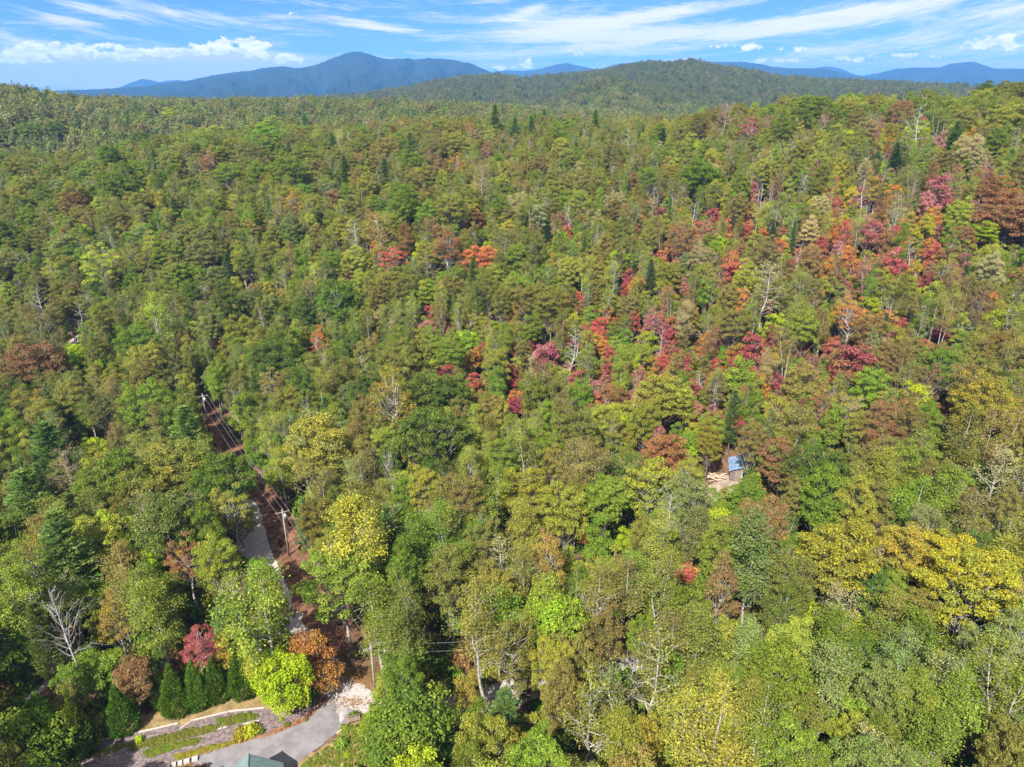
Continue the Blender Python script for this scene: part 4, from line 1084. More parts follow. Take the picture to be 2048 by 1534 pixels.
# ------------------------------------------------------------------ trees placed one by one from the photograph
# (u, v of the crown's middle, width px, model, colour, second colour, height factor, label, landmark phrase)
HAND = [
 (345, 1374, 60, 'cyp', 'cypress', None, 1.0, 'deep green cypress, lowest of the dense row above the tan lawn', 'the dense cypress row by the lawn'),
 (388, 1366, 54, 'cyp', 'cypress', None, 1.0, 'deep green cypress in the lawn-side row, between two others', None),
 (428, 1356, 54, 'cyp', 'cypress', None, 1.0, 'dense green cypress in the lawn-side row, below the red tree', None),
 (480, 1336, 62, 'cyp', 'cypress', None, 1.05, 'largest green cypress at the upper end of the lawn-side row', None),
 (316, 1372, 48, 'cyp', 'darkgreen', None, .9, 'dark green cypress directly right of the rusty brown tree', None),
 (238, 1414, 58, 'cyp', 'cypress', None, 1.0, 'dense green cypress at the foot of the silver dead tree', None),
 (150, 1450, 64, 'cyp', 'green', None, 1.0, 'green cypress left of the long lawn edging', None),
 (90, 1452, 70, 'cyp', 'cypress', None, 1.1, 'leftmost green cypress near the picture corner', None),
 (204, 1348, 66, 'bushy', 'freshgreen', None, 1.0, 'fresh green bushy tree behind the base of the silver dead tree', None),
 (45, 1490, 110, 'bushy', 'freshgreen', 'green', .6, 'bright green tree in the very corner at lower left', None),
 (272, 1362, 60, 'bushy', 'rust', 'brown', 1.15, 'narrow rusty brown tree between cypresses', 'the rusty brown tree by the cypresses'),
 (235, 1245, 60, 'thin', 'gold', 'rust', 1.0, 'orange-tinged olive tree right of the silver dead tree', None),
 (402, 1298, 66, 'thin', 'crimson', 'red', .62, 'crimson tree behind the cypress row', 'the crimson tree behind the cypress row'),
 (566, 1366, 86, 'bushy', 'lime', 'lime', 1.15, 'bright lime green tree standing at the driveway bend', 'the lime green tree at the driveway'),
 (616, 1326, 84, 'bushy', 'orange', 'orange', 1.0, 'round rusty orange tree beside the gravel road', 'the rusty orange tree by the road'),
 (528, 1215, 112, 'slim', 'green', 'yellowgreen', .9, 'large open tree with pale stems and scattered yellow leaves', 'the large pale-stemmed tree left of the strip'),
 (510, 1325, 60, 'slim', 'yellow', 'yellowgreen', .6, 'slender tree with sparse yellow leaves left of the lime tree', None),
 (690, 1165, 130, 'oak', 'freshgreen', 'yellowgreen', 1.0, 'big yellow-tipped green tree right of the cleared strip', 'the yellow-tipped tree right of the strip'),
 (715, 1085, 100, 'slim', 'yellowgreen', 'yellow', 1.0, 'tall yellow-green tree just above the yellow-tipped one', None),
 (445, 965, 105, 'oak', 'green', 'darkgreen', .95, 'deep green round tree left of the cleared strip', 'the deep green tree left of the strip'),
 (350, 950, 100, 'oak', 'olive', 'gold', .95, 'golden olive round tree left of the cleared strip', 'the golden olive tree at left'),
 (205, 1080, 95, 'oak', 'yellowgreen', 'lime', .9, 'yellow-green tree among dark pines at left', 'the yellow-green tree among pines'),
 (372, 1130, 52, 'thin', 'rust', 'gold', 1.0, 'loose salmon orange tree left of the gravel road', 'the salmon orange tree at left'),
 (335, 1050, 120, 'oak', 'darkgreen', 'greyolive', .95, 'broad grey-green tree below the golden olive one', None),
 (60, 1010, 120, 'pine', 'pine', None, .8, 'layered green pine at the left picture edge', 'the layered pine at left'),
 (100, 900, 100, 'pine', 'pine', None, .8, 'layered green pine above another one at the left edge', None),
 (130, 1110, 110, 'pine', 'pine', None, .8, 'broad layered pine left of the yellow-green tree', None),
 (375, 870, 80, 'pine', 'pine', None, .8, 'feathery pine beside the upper end of the cleared strip', None),
 (818, 1474, 150, 'bushy', 'green', 'darkgreen', .8, 'broad mid-green tree at the right edge of the driveway', 'the broad green tree beside the driveway'),
 (1675, 1130, 130, 'oak', 'yellowgreen', 'yellow', .95, 'lemon yellow round tree in the lower right forest', 'the lemon yellow round tree'),
 (1890, 1130, 95, 'oak', 'yellow', 'olive', 1.0, 'golden yellow broad tree at right, upper of the golden pair', 'the golden yellow pair of trees'),
 (1952, 1185, 130, 'oak', 'yellow', 'yellowgreen', 1.0, 'golden yellow broad tree at right, lower of the golden pair', None),
 (1805, 1110, 100, 'oak', 'gold', 'brownolive', 1.0, 'olive gold tree between the lemon and the golden trees', None),
 (1110, 1250, 125, 'oak', 'yellowgreen', 'lime', 1.0, 'bright yellow-green round tree at lower centre', 'the bright yellow-green tree at lower centre'),
 (1040, 985, 95, 'oak', 'yellowgreen', 'yellow', .9, 'yellow round tree in the centre of the forest', 'the yellow round tree at centre'),
 (1210, 1000, 100, 'oak', 'freshgreen', 'green', .9, 'mid-green domed tree left of the cabin clearing', None),
 (1300, 975, 90, 'thin', 'yellowgreen', 'yellow', .9, 'yellow-green loose tree below the cabin clearing', None),
 (1252, 1085, 38, 'small', 'lime', 'lime', 1.0, 'small vivid lime tree below the cabin clearing', 'the small vivid lime tree'),
 (1170, 1075, 28, 'small', 'orange', 'orange', .9, 'tiny orange tree at lower centre', None),
 (1371, 1150, 38, 'small', 'red', 'orange', .9, 'small red-orange tree in green forest at lower right', 'the small red-orange tree at lower right'),
 (1165, 1175, 60, 'slim', 'green', 'freshgreen', 1.0, 'slender fresh green tree with white trunk at lower centre', None),
 (1095, 1130, 75, 'thin', 'gold', 'rust', 1.0, 'amber tree left of the tiny orange tree', None),
 (1325, 915, 85, 'oak', 'rust', 'brown', .9, 'brownish orange tree left of the cabin clearing', 'the brownish orange tree by the cabin'),
 (1512, 950, 40, 'small', 'green', 'darkgreen', 1.0, 'dark green small tree leaning over the blue roof from the right', None),
 (1565, 930, 85, 'oak', 'rust', 'green', .9, 'rust-topped round tree right of the cabin', 'the rust-topped tree right of the cabin'),
 (1492, 1000, 62, 'bushy', 'green', 'green', 1.0, 'dark green small tree just below the cabin', None),
 (1385, 872, 34, 'small', 'yellow', 'gold', 1.1, 'small golden yellow tree above the cabin clearing', None),
 (860, 875, 115, 'oak', 'darkgreen', 'green', 1.0, 'big dark green domed tree at centre left', 'the big dark green tree at centre left'),
 (850, 800, 105, 'oak', 'darkgreen', 'darkgreen', 1.0, 'dark green tree right behind the big domed one', None),
 (635, 900, 120, 'oak', 'yellowgreen', 'sage', 1.0, 'broad yellow-green tree right of the strip top', 'the broad yellow-green tree right of the strip'),
 (785, 815, 90, 'thin', 'gold', 'olive', 1.0, 'golden olive loose tree left of the dark green tree', None),
 (672, 605, 80, 'oak', 'darkgreen', 'green', .95, 'dark green rounded tree at upper left centre', 'the dark green tree at upper left'),
 (545, 720, 85, 'oak', 'darkgreen', 'green', .95, 'dark green tree with deep shadow above the strip', None),
 (640, 690, 40, 'thin', 'orange', 'gold', .9, 'slim amber tree below the dark green rounded one', None),
 (965, 522, 62, 'oak', 'orange', 'red', .8, 'vivid orange-red tree near the middle of the forest', 'the vivid orange-red tree'),
 (785, 525, 48, 'thin', 'red', 'pink', .8, 'dull red tree left of the vivid orange-red tree', 'the dull red tree at centre left'),
 (895, 500, 62, 'thin', 'rust', 'brown', .8, 'rust brown tree between the dull red and orange-red trees', None),
 (765, 470, 70, 'half', 'gold', 'rust', 1.0, 'fan-shaped tan tree above the dull red tree', None),
 (858, 632, 26, 'small', 'red', 'red', .9, 'small scarlet tree above a faded red one', 'the small scarlet tree at centre'),
 (855, 665, 36, 'small', 'pink', 'rust', .9, 'faded red tree below the small scarlet one', None),
 (895, 664, 26, 'small', 'crimson', 'pink', .9, 'little crimson tree right of the faded red one', None),
 (892, 762, 40, 'small', 'crimson', 'red', .9, 'crimson wide small tree at centre, left of a scarlet one', 'the crimson small tree at centre'),
 (946, 765, 26, 'small', 'red', 'red', 1.0, 'scarlet small tree right of the crimson wide one', None),
 (1030, 816, 34, 'small', 'crimson', 'red', 1.1, 'deep red tree standing alone at centre', 'the deep red tree at centre'),
 (1088, 715, 50, 'small', 'crimson', 'pink', 1.0, 'dusky crimson tree left of the white dead tree', None),
 (1140, 700, 62, 'bare', 'pale', None, .8, 'bleached bare dead tree standing among red trees', 'the bleached dead tree among red trees'),
 (1198, 663, 34, 'small', 'red', 'crimson', .9, 'scarlet tree right of the bleached dead tree', None),
 (1216, 750, 30, 'small', 'red', 'crimson', 1.0, 'bright red tree below the bleached dead tree', None),
 (1255, 580, 24, 'small', 'red', 'red', .9, 'small bright scarlet tree above the tall pinkish one', None),
 (1307, 650, 42, 'thin', 'pink', 'red', .8, 'tall pinkish red tree with pale stem', 'the tall pinkish red tree'),
 (1345, 705, 36, 'small', 'red', 'rust', .9, 'orange-red tree below the tall pinkish red one', None),
 (1155, 770, 36, 'small', 'pink', 'red', .9, 'pinkish red small tree below the dusky crimson one', None),
 (1190, 790, 40, 'small', 'pink', 'rust', .9, 'rose brown small tree in the red group', None),
 (1240, 800, 36, 'small', 'rust', 'crimson', .9, 'dark rusty small tree left of the big lime-green tree', None),
 (1320, 800, 92, 'oak', 'olive', 'yellowgreen', .95, 'large olive-lime tree with open branches at centre right', 'the large olive-lime tree'),
 (1282, 712, 55, 'oak', 'yellowgreen', 'green', .7, 'round yellow-green tree between red trees', None),
 (1385, 780, 34, 'small', 'crimson', 'crimson', .9, 'wine red small tree right of the large olive-lime tree', None),
 (1405, 765, 40, 'bare', 'pale', None, .6, 'grey leafless small tree beside the wine red one', None),
 (1470, 720, 36, 'small', 'orange', 'gold', .9, 'light orange small tree at centre right', None),
 (1505, 702, 42, 'small', 'crimson', 'red', .9, 'crimson small tree right of the light orange one', 'the crimson tree at centre right'),
 (1522, 762, 32, 'small', 'crimson', 'crimson', .9, 'magenta-red small tree, left of a matching pair', 'the magenta-red pair'),
 (1552, 768, 30, 'small', 'crimson', 'crimson', .9, 'magenta-red small tree, right of a matching pair', None),
 (1600, 714, 26, 'small', 'red', 'rust', .9, 'small red tree above the magenta-red pair', None),
 (1480, 765, 60, 'bushy', 'freshgreen', 'lime', 1.1, 'bright green bushy tree left of the magenta-red pair', None),
 (1180, 640, 34, 'small', 'freshgreen', 'green', 1.0, 'fresh green small tree above the scarlet one', None),
 (1140, 467, 24, 'small', 'red', 'crimson', 1.0, 'small red tree in the upper middle of the slope', 'the small red tree upper middle'),
 (1322, 430, 24, 'small', 'crimson', 'pink', 1.0, 'small pinkish tree left of a pale forked dead tree', None),
 (1266, 368, 24, 'small', 'rust', 'crimson', 1.0, 'small brick red tree in the upper slope', None),
 (1425, 440, 26, 'small', 'crimson', 'red', 1.0, 'small wine red tree under a tall green one', None),
 (1497, 460, 24, 'small', 'red', 'red', 1.0, 'small scarlet tree at upper right of the slope', 'the small scarlet tree at upper right'),
 (1330, 520, 34, 'small', 'red', 'orange', .9, 'red and orange small tree in the middle of the slope', None),
 (1465, 545, 44, 'small', 'red', 'orange', .9, 'red and orange spreading small tree right of the slope middle', None),
 (1710, 555, 40, 'small', 'orange', 'rust', 1.0, 'orange small tree in the pale right slope', None),
 (1855, 575, 36, 'small', 'crimson', 'pink', 1.0, 'crimson tree in the right slope with thin trunk', 'the crimson tree on the right slope'),
 (1795, 655, 26, 'small', 'red', 'red', 1.0, 'scarlet tree in dark gap on the right slope', None),
 (1890, 668, 30, 'small', 'crimson', 'pink', 1.0, 'rosy small tree on the right slope', None),
 (1665, 708, 30, 'small', 'pink', 'red', 1.0, 'rosy red small tree above the spreading dark red one', None),
 (1705, 738, 70, 'small', 'crimson', 'rust', 1.1, 'spreading dark red tree with bare snag in it', None),
 (1700, 640, 52, 'thin', 'orange', 'gold', .8, 'amber loose tree on the right slope', None),
 (1740, 475, 46, 'small', 'pink', 'crimson', 1.0, 'pink-red tree high on the right slope', None),
 (1785, 540, 44, 'small', 'red', 'pink', 1.0, 'tall red tree group member on the right slope', None),
 (1875, 395, 50, 'small', 'pink', 'crimson', 1.1, 'pinkish red tree below the right ridge', None),
 (1985, 385, 62, 'oak', 'rust', 'orange', .8, 'large brick orange tree at the right picture edge, upper', 'the large brick orange tree at right edge'),
 (2015, 440, 75, 'oak', 'rust', 'brown', .8, 'large brown-orange tree at the right picture edge, lower', None),
 (1885, 830, 50, 'oak', 'rust', 'orange', .7, 'rust orange tree in brown forest at right', 'the rust orange tree at right'),
 (1690, 830, 62, 'thin', 'pale', 'yellow', .8, 'pale yellow loose tree above the cabin level', 'the pale yellow tree at right'),
 (1968, 465, 50, 'oak', 'lime', 'freshgreen', .8, 'bright lime tree in front of dark shadow at right', None),
 (1530, 578, 80, 'half', 'pale', 'pale', .9, 'pale straw feathery tree on the slope', 'the pale feathery tree on the slope'),
 (1400, 360, 80, 'oak', 'green', 'freshgreen', .9, 'big bright green oak high on the slope', 'the big green oak high on the slope'),
 (1340, 348, 42, 'oak', 'gold', 'olive', .7, 'golden-topped tree left of the big green oak', None),
 (822, 303, 46, 'pine', 'pine', None, 1.0, 'tall dark pine standing out above its neighbours', 'the tall dark pine near the ridge'),
 (690, 345, 34, 'pine', 'pine', None, .9, 'green pine left of the tall dark pine, lower', None),
 (770, 345, 32, 'pine', 'bluepine', None, .9, 'blue-green pine lower left of the tall dark pine', None),
 (665, 290, 26, 'pine', 'bluepine', None, .9, 'narrow blue-green pine left of the tall dark pine', None),
 (610, 250, 26, 'pine', 'pine', None, .9, 'green pine under the ridge at upper left', None),
 (990, 245, 34, 'pine', 'pine', None, 1.0, 'wide deep green pine on the middle ridge', 'the wide pine on the middle ridge'),
 (1030, 262, 30, 'pine', 'bluepine', None, .9, 'blue-green pine right of the wide ridge pine', None),
 (1062, 262, 30, 'pine', 'bluepine', None, .9, 'second blue-green pine right of the wide ridge pine', None),
 (1088, 235, 26, 'pine', 'pine', None, .9, 'ridge pine left of the round ridge oak', None),
 (1190, 250, 26, 'pine', 'pine', None, .9, 'green pine below the round ridge oak', None),
 (1325, 285, 28, 'pine', 'bluepine', None, .9, 'blue-green pine right of the grey dead tree', None),
 (1910, 275, 34, 'pine', 'bluepine', None, .8, 'blue-green pine below the right ridge', 'the blue-green pine below the right ridge'),
 (1792, 312, 30, 'pine', 'bluepine', None, .8, 'blue-green young pine on the right slope', None),
 (1752, 330, 26, 'pine', 'bluepine', None, .8, 'small blue-green pine left of the young one', None),
 (1095, 462, 26, 'pine', 'bluepine', None, .8, 'small blue-green pine on the middle slope', None),
 (1545, 468, 24, 'pine', 'bluepine', None, .8, 'thin blue-green pine on the slope', None),
 (1205, 215, 58, 'oak', 'green', 'olive', .85, 'wide round green oak on the middle ridge skyline', 'the wide oak on the middle skyline'),
 (340, 232, 64, 'oak', 'lime', 'freshgreen', .9, 'lime green oak on the left ridge skyline', 'the lime oak on the left skyline'),
 (290, 245, 60, 'oak', 'yellowgreen', 'green', .9, 'yellow-green oak next to the lime skyline oak', None),
 (385, 232, 50, 'oak', 'green', 'green', .9, 'green oak right of the lime skyline oak', None),
 (60, 262, 60, 'oak', 'freshgreen', 'green', .9, 'fresh green oak at far left ridge', 'the fresh green oak at far left'),
 (115, 262, 60, 'oak', 'green', 'darkgreen', .9, 'dark fresh oak right of the far left one', None),
 (1925, 200, 68, 'oak', 'yellowgreen', 'lime', .8, 'yellow-green crown on the right ridge', 'the yellow-green crown on the right ridge'),
 (1995, 178, 62, 'oak', 'freshgreen', 'lime', .8, 'lime green crown at the right end of the skyline', 'the lime crown at the right skyline end'),
 (1855, 185, 58, 'oak', 'green', 'yellowgreen', .8, 'green crown left of the yellow-green ridge crown', None),
 (1700, 180, 58, 'oak', 'yellowgreen', 'green', .8, 'yellowish crown in the middle of the right ridge', 'the yellowish crown on the right ridge'),
 (1615, 195, 58, 'oak', 'green', 'freshgreen', .8, 'round green crown near the left end of the right ridge', None),
 (1510, 208, 52, 'oak', 'green', 'yellowgreen', .8, 'green crown where the right ridge meets the gap', None),
 (1790, 200, 52, 'oak', 'darkgreen', 'green', .8, 'dark green crown on the right ridge', None),
 (1450, 240, 40, 'half', 'pink', 'pale', .9, 'pinkish half-bare crown at the gap', None),
 (1500, 270, 44, 'thin', 'crimson', 'brown', .8, 'dull wine crown below the gap', None),
 (710, 478, 44, 'bare', 'pale', None, 1.0, 'white-limbed bare tree at upper left of the slope', 'the white-limbed bare tree at upper left'),
 (1262, 288, 34, 'bare', 'pale', None, 1.0, 'grey dead tree below the middle ridge', 'the grey dead tree below the ridge'),
 (1385, 432, 34, 'bare', 'pale', None, .9, 'pale forked dead tree on the slope', 'the pale forked dead tree'),
 (1728, 392, 36, 'bare', 'pale', None, .9, 'silvery bare tree on the right slope', 'the silvery bare tree on the right slope'),
 (1825, 497, 30, 'bare', 'pale', None, .7, 'white twisted dead tree on the right slope', None),
 (1592, 512, 34, 'bare', 'pale', None, .8, 'bare forked tree with pale limbs above the red group', None),
 (1840, 252, 44, 'bare', 'pale', None, .9, 'bare silver tree just under the right ridge', None),
 (1867, 285, 20, 'bare', 'pale', None, .8, 'thin white snag under the right ridge', None),
 (732, 745, 46, 'bare', 'pale', None, .8, 'pale bare fan of branches at left centre', 'the pale bare fan of branches'),
 (85, 610, 40, 'bare', 'pale', None, .9, 'grey leafless tree at the left edge', 'the grey leafless tree at left edge'),
 (155, 640, 36, 'bare', 'pale', None, .9, 'brown-grey leafless tree above the left track', None),
 (1277, 192, 12, 'bare', 'pale', None, 1.0, 'tall thin snag on the middle skyline', None),
 (1290, 200, 12, 'bare', 'pale', None, .9, 'second thin snag on the middle skyline', None),
 (205, 540, 60, 'thin', 'yellowgreen', 'lime', .9, 'pale lime tree at left', 'the pale lime tree at left'),
 (150, 720, 56, 'bushy', 'lime', 'freshgreen', .7, 'vivid green tree beside the left track', None),
 (70, 730, 80, 'oak', 'rust', 'brown', .8, 'rust brown tree at the left edge', 'the rust brown tree at left edge'),
 (320, 640, 60, 'slim', 'yellowgreen', 'lime', .9, 'airy yellow-green tree with pale limbs at left', 'the airy yellow-green tree at left'),
 (420, 330, 34, 'thin', 'rust', 'pink', .8, 'brick pink tree on the upper left slope', 'the brick pink tree upper left'),
 (460, 350, 50, 'oak', 'freshgreen', 'green', .8, 'fresh green tree right below the brick pink tree', None),
 (380, 265, 46, 'thin', 'gold', 'olive', .8, 'sandy gold tree behind the left ridge', None),
 (975, 310, 30, 'thin', 'rust', 'red', .8, 'rusty red tree right of the tall dark pine', None),
 (915, 335, 36, 'thin', 'orange', 'yellow', .8, 'amber tree right below the tall dark pine', None),
 (590, 415, 42, 'thin', 'gold', 'orange', .8, 'orange-topped pale tree on the left slope', None),
 (665, 405, 34, 'small', 'rust', 'brown', 1.1, 'rust small tree on the left slope', None),
 (755, 415, 46, 'oak', 'freshgreen', 'green', .8, 'bright green tree on the left slope', 'the bright green tree on the left slope'),
 (960, 370, 44, 'half', 'pale', 'pale', 1.0, 'pale fan-shaped tree on the upper slope', None),
 (850, 590, 56, 'oak', 'yellowgreen', 'freshgreen', .8, 'light green tree above the small scarlet one', None),
 (930, 690, 50, 'small', 'freshgreen', 'lime', 1.1, 'vivid green small tree left of the crimson one', None),
 (1500, 1120, 90, 'slim', 'sage', 'green', 1.0, 'sage green airy tree below the cabin', 'the sage airy tree below the cabin'),
 (1310, 1340, 110, 'half', 'yellowgreen', 'gold', 1.0, 'half-bare tree with pale forked trunk at the bottom', 'the half-bare forked tree at bottom'),
 (1180, 1450, 120, 'half', 'yellowgreen', 'gold', 1.0, 'half-bare tree with yellow leaves at the bottom edge', None),
 (1420, 1480, 120, 'slim', 'yellowgreen', 'gold', 1.0, 'open tree with white stems at the bottom edge', 'the white-stemmed open tree at bottom'),
 (1010, 1440, 90, 'pine', 'pine', None, .8, 'feathery pine at the bottom edge', None),
 (1990, 950, 70, 'half', 'pale', 'sage', .9, 'grey-stemmed open tree at the right edge', None),
]
TREES = []     # dicts: x y z key s sz rot t1 t2 col R(world) Hc label hand lm
def put_tree(x, y, key, s, sz, col, col2=None, **kw):
    P = PROTO[key]
    t1, t2 = tints(col, RNG, col2)
    z = h1(x, y)
    d = dict(x=x, y=y, z=z, key=key, s=s, sz=sz, rot=RNG.uniform(0, 2 * pi), t1=t1, t2=t2, col=col, R=P['R'] * s, kind=P['kind'],
             zc=z + (P['H'] + P['zb']) / 2 * sz, hz=(P['H'] - P['zb']) / 2 * sz)
    d.update(kw)
    TREES.append(d); return d
VARS = {}
for k in KEYS:
    VARS.setdefault(k.rstrip('0123456789'), []).append(k)
cnt = {}
for (u, v, w, mod, c, c2, hf, lab, lm) in HAND:
    cnt[mod] = cnt.get(mod, 0) + 1
    key = VARS[mod][cnt[mod] % len(VARS[mod])]
    P = PROTO[key]
    s = 1.0; ctr = (P['H'] + P['zb']) / 2
    for it in range(4):
        hs = min(1.35, max(.45, s ** 0.85)) if mod not in ('cyp', 'small', 'bushy') else min(1.7, max(.5, s)) * (1 if mod != 'cyp' else .82)
        hs *= hf if mod not in ('small',) else 1.0
        x, y, z = pix_world(u, v, ctr * hs)
        dist = sqrt(x * x + y * y + (CAM_Z - z - ctr * hs) ** 2)
        s = w * dist / F / (2 * P['R'])
        if mod in ('oak', 'thin', 'pine'): s = min(s, 1.5)
        if v < 300 and mod == 'oak': s = min(s, 1.25)
    put_tree(x, y, key, s, hs, c, c2, hand=True, label=lab, lm=lm)
# the silver dead tree, and dark bare trunks beside it
for (bu, bv, tu, tv, key, lab, lm, ss) in ((187, 1418, 116, 1172, 'snag0', 'tall silver dead tree leaning over the cypresses at lower left', 'the silver dead tree', .95),
                               (126, 1400, 62, 1200, 'pine1', 'tall pine with long bare dark trunk left of the silver dead tree', None, .75),
                               (141, 1366, 118, 1262, 'bare1', 'thin grey dead trunk just left of the silver dead tree', None, .55),
                               (15, 1350, 2, 1250, 'bare2', 'twisted grey snag at the left picture edge', None, .6)):
    x, y, z = pix_world(bu, bv)
    d = px_dir(tu, tv); Hh = CAM_Z + d[2] * (y / d[1]) - z
    P = PROTO[key]
    t = put_tree(x, y, key, ss, max(.4, Hh / P['H']), 'darkgreen' if 'pine' in key else 'pale', hand=True, label=lab, lm=lm)
NH = len(TREES)

# places that must stay open, as points of real ground seen in the photograph
from mathutils.geometry import intersect_point_tri_2d
def in_poly(u, v, poly):
    c = False; n = len(poly); j = n - 1
    for i in range(n):
        if (poly[i][1] > v) != (poly[j][1] > v) and u < (poly[j][0] - poly[i][0]) * (v - poly[i][1]) / (poly[j][1] - poly[i][1]) + poly[i][0]: c = not c
        j = i
    return c
OPEN = [
 [(110, 1560), (150, 1488), (270, 1440), (330, 1425), (400, 1412), (460, 1385), (520, 1388), (600, 1400), (645, 1378), (650, 1345), (690, 1350), (735, 1365), (752, 1392), (735, 1420), (720, 1450), (735, 1534), (735, 1560)],
 [(395, 800), (428, 800), (442, 870), (492, 930), (548, 1010), (584, 1080), (606, 1150), (655, 1215), (700, 1275), (735, 1330), (735, 1370), (690, 1345), (650, 1310), (600, 1215), (560, 1130), (530, 1120), (508, 1100), (506, 1050), (515, 1010), (490, 965), (440, 900), (405, 850)],
 [(855, 1402), (900, 1396), (918, 1415), (900, 1450), (865, 1450)],
 [(1150, 1333), (1235, 1331), (1235, 1339), (1150, 1339)],
 [(1432, 930), (1480, 914), (1482, 932), (1460, 968), (1438, 985), (1425, 975)],
 [(475, 555), (525, 542), (525, 547), (475, 561)], [(135, 688), (165, 672), (165, 678), (140, 692)], [(140, 872), (215, 865), (215, 878), (140, 882)],
 [(50, 1392), (110, 1380), (110, 1392), (50, 1405)], [(395, 1185), (410, 1185), (410, 1230), (395, 1230)], [(1070, 1070), (1090, 1065), (1090, 1080), (1072, 1084)], [(850, 1330), (900, 1330), (900, 1380), (850, 1380)],
]
pts = []
for poly in OPEN:
    us = [p[0] for p in poly]; vs = [p[1] for p in poly]
    for u in np.arange(min(us), max(us) + 1, 9):
        for v in np.arange(min(vs), max(vs) + 1, 9):
            if in_poly(u, v, poly):
                x, y, z = pix_world(u, v); pts.append((u, v, x, y, sqrt(x * x + y * y + (CAM_Z - z) ** 2), 1))
for t in TREES:     # hand-placed crowns should be seen too
    u, v, zc = project((t['x'], t['y'], t['zc']))
    dist = sqrt(t['x'] ** 2 + t['y'] ** 2 + (CAM_Z - t['zc']) ** 2)
    ru = t['R'] / zc * F
    for a, b in ((0, 0), (.45, 0), (-.45, 0), (0, -.4), (0, .4)):
        pts.append((u + a * ru, v + b * ru, t['x'], t['y'], dist - t['R'] * .6, 0))
for k in range(12):      # the silver dead tree stays free down to its foot
    f = k / 11; u, v = 120 + 67 * f, 1190 + 225 * f; x, y, z = pix_world(187, 1416); [pts.append((u + a, v, x, y, 106.0, 0)) for a in (-14, 0, 14)]
PT = np.array(pts)

def blocked(x, y, zc_w, R, hz, ztop):
    """would a tree here stand on or hide one of the open places?"""
    u, v, zc = project((x, y, zc_w))
    if zc < 10: return False
    dist = sqrt(x * x + y * y + (CAM_Z - zc_w) ** 2)
    ru = R / zc * F * 0.95; rv = ru * max(1, hz / R * 0.9)
    g = PT[:, 5] == 1
    on = g & (np.hypot(PT[:, 2] - x, PT[:, 3] - y) < R * 0.45 + 0.6)
    if on.any(): return True
    k = (((PT[:, 0] - u) / ru) ** 2 + ((PT[:, 1] - v) / rv) ** 2 < 1) & (PT[:, 4] > dist - R * 0.5)
    k &= np.where(g, True, ((PT[:, 0] - u) / ru) ** 2 + ((PT[:, 1] - v) / rv) ** 2 < 0.7)
    return bool(k.any())

hx = np.array([t['x'] for t in TREES]); hy = np.array([t['y'] for t in TREES]); hR = np.array([t['R'] for t in TREES]); hZ = np.array([t['zc'] for t in TREES])
def far_from_hand(x, y, R, zc):
    d = np.hypot(hx - x, hy - y)
    return not ((d < 0.62 * (hR + R)) & (np.abs(hZ - zc) < 6)).any()

def skyline_hidden(x, y, ztop, n=24):
    """True where the terrain and its canopy in front hide the tree"""
    t = np.linspace(0.25, 0.97, n)
    zz = CAM_Z + (ztop - CAM_Z) * t
    return bool((height(x * t, y * t) + 8.0 > zz + 6).any())

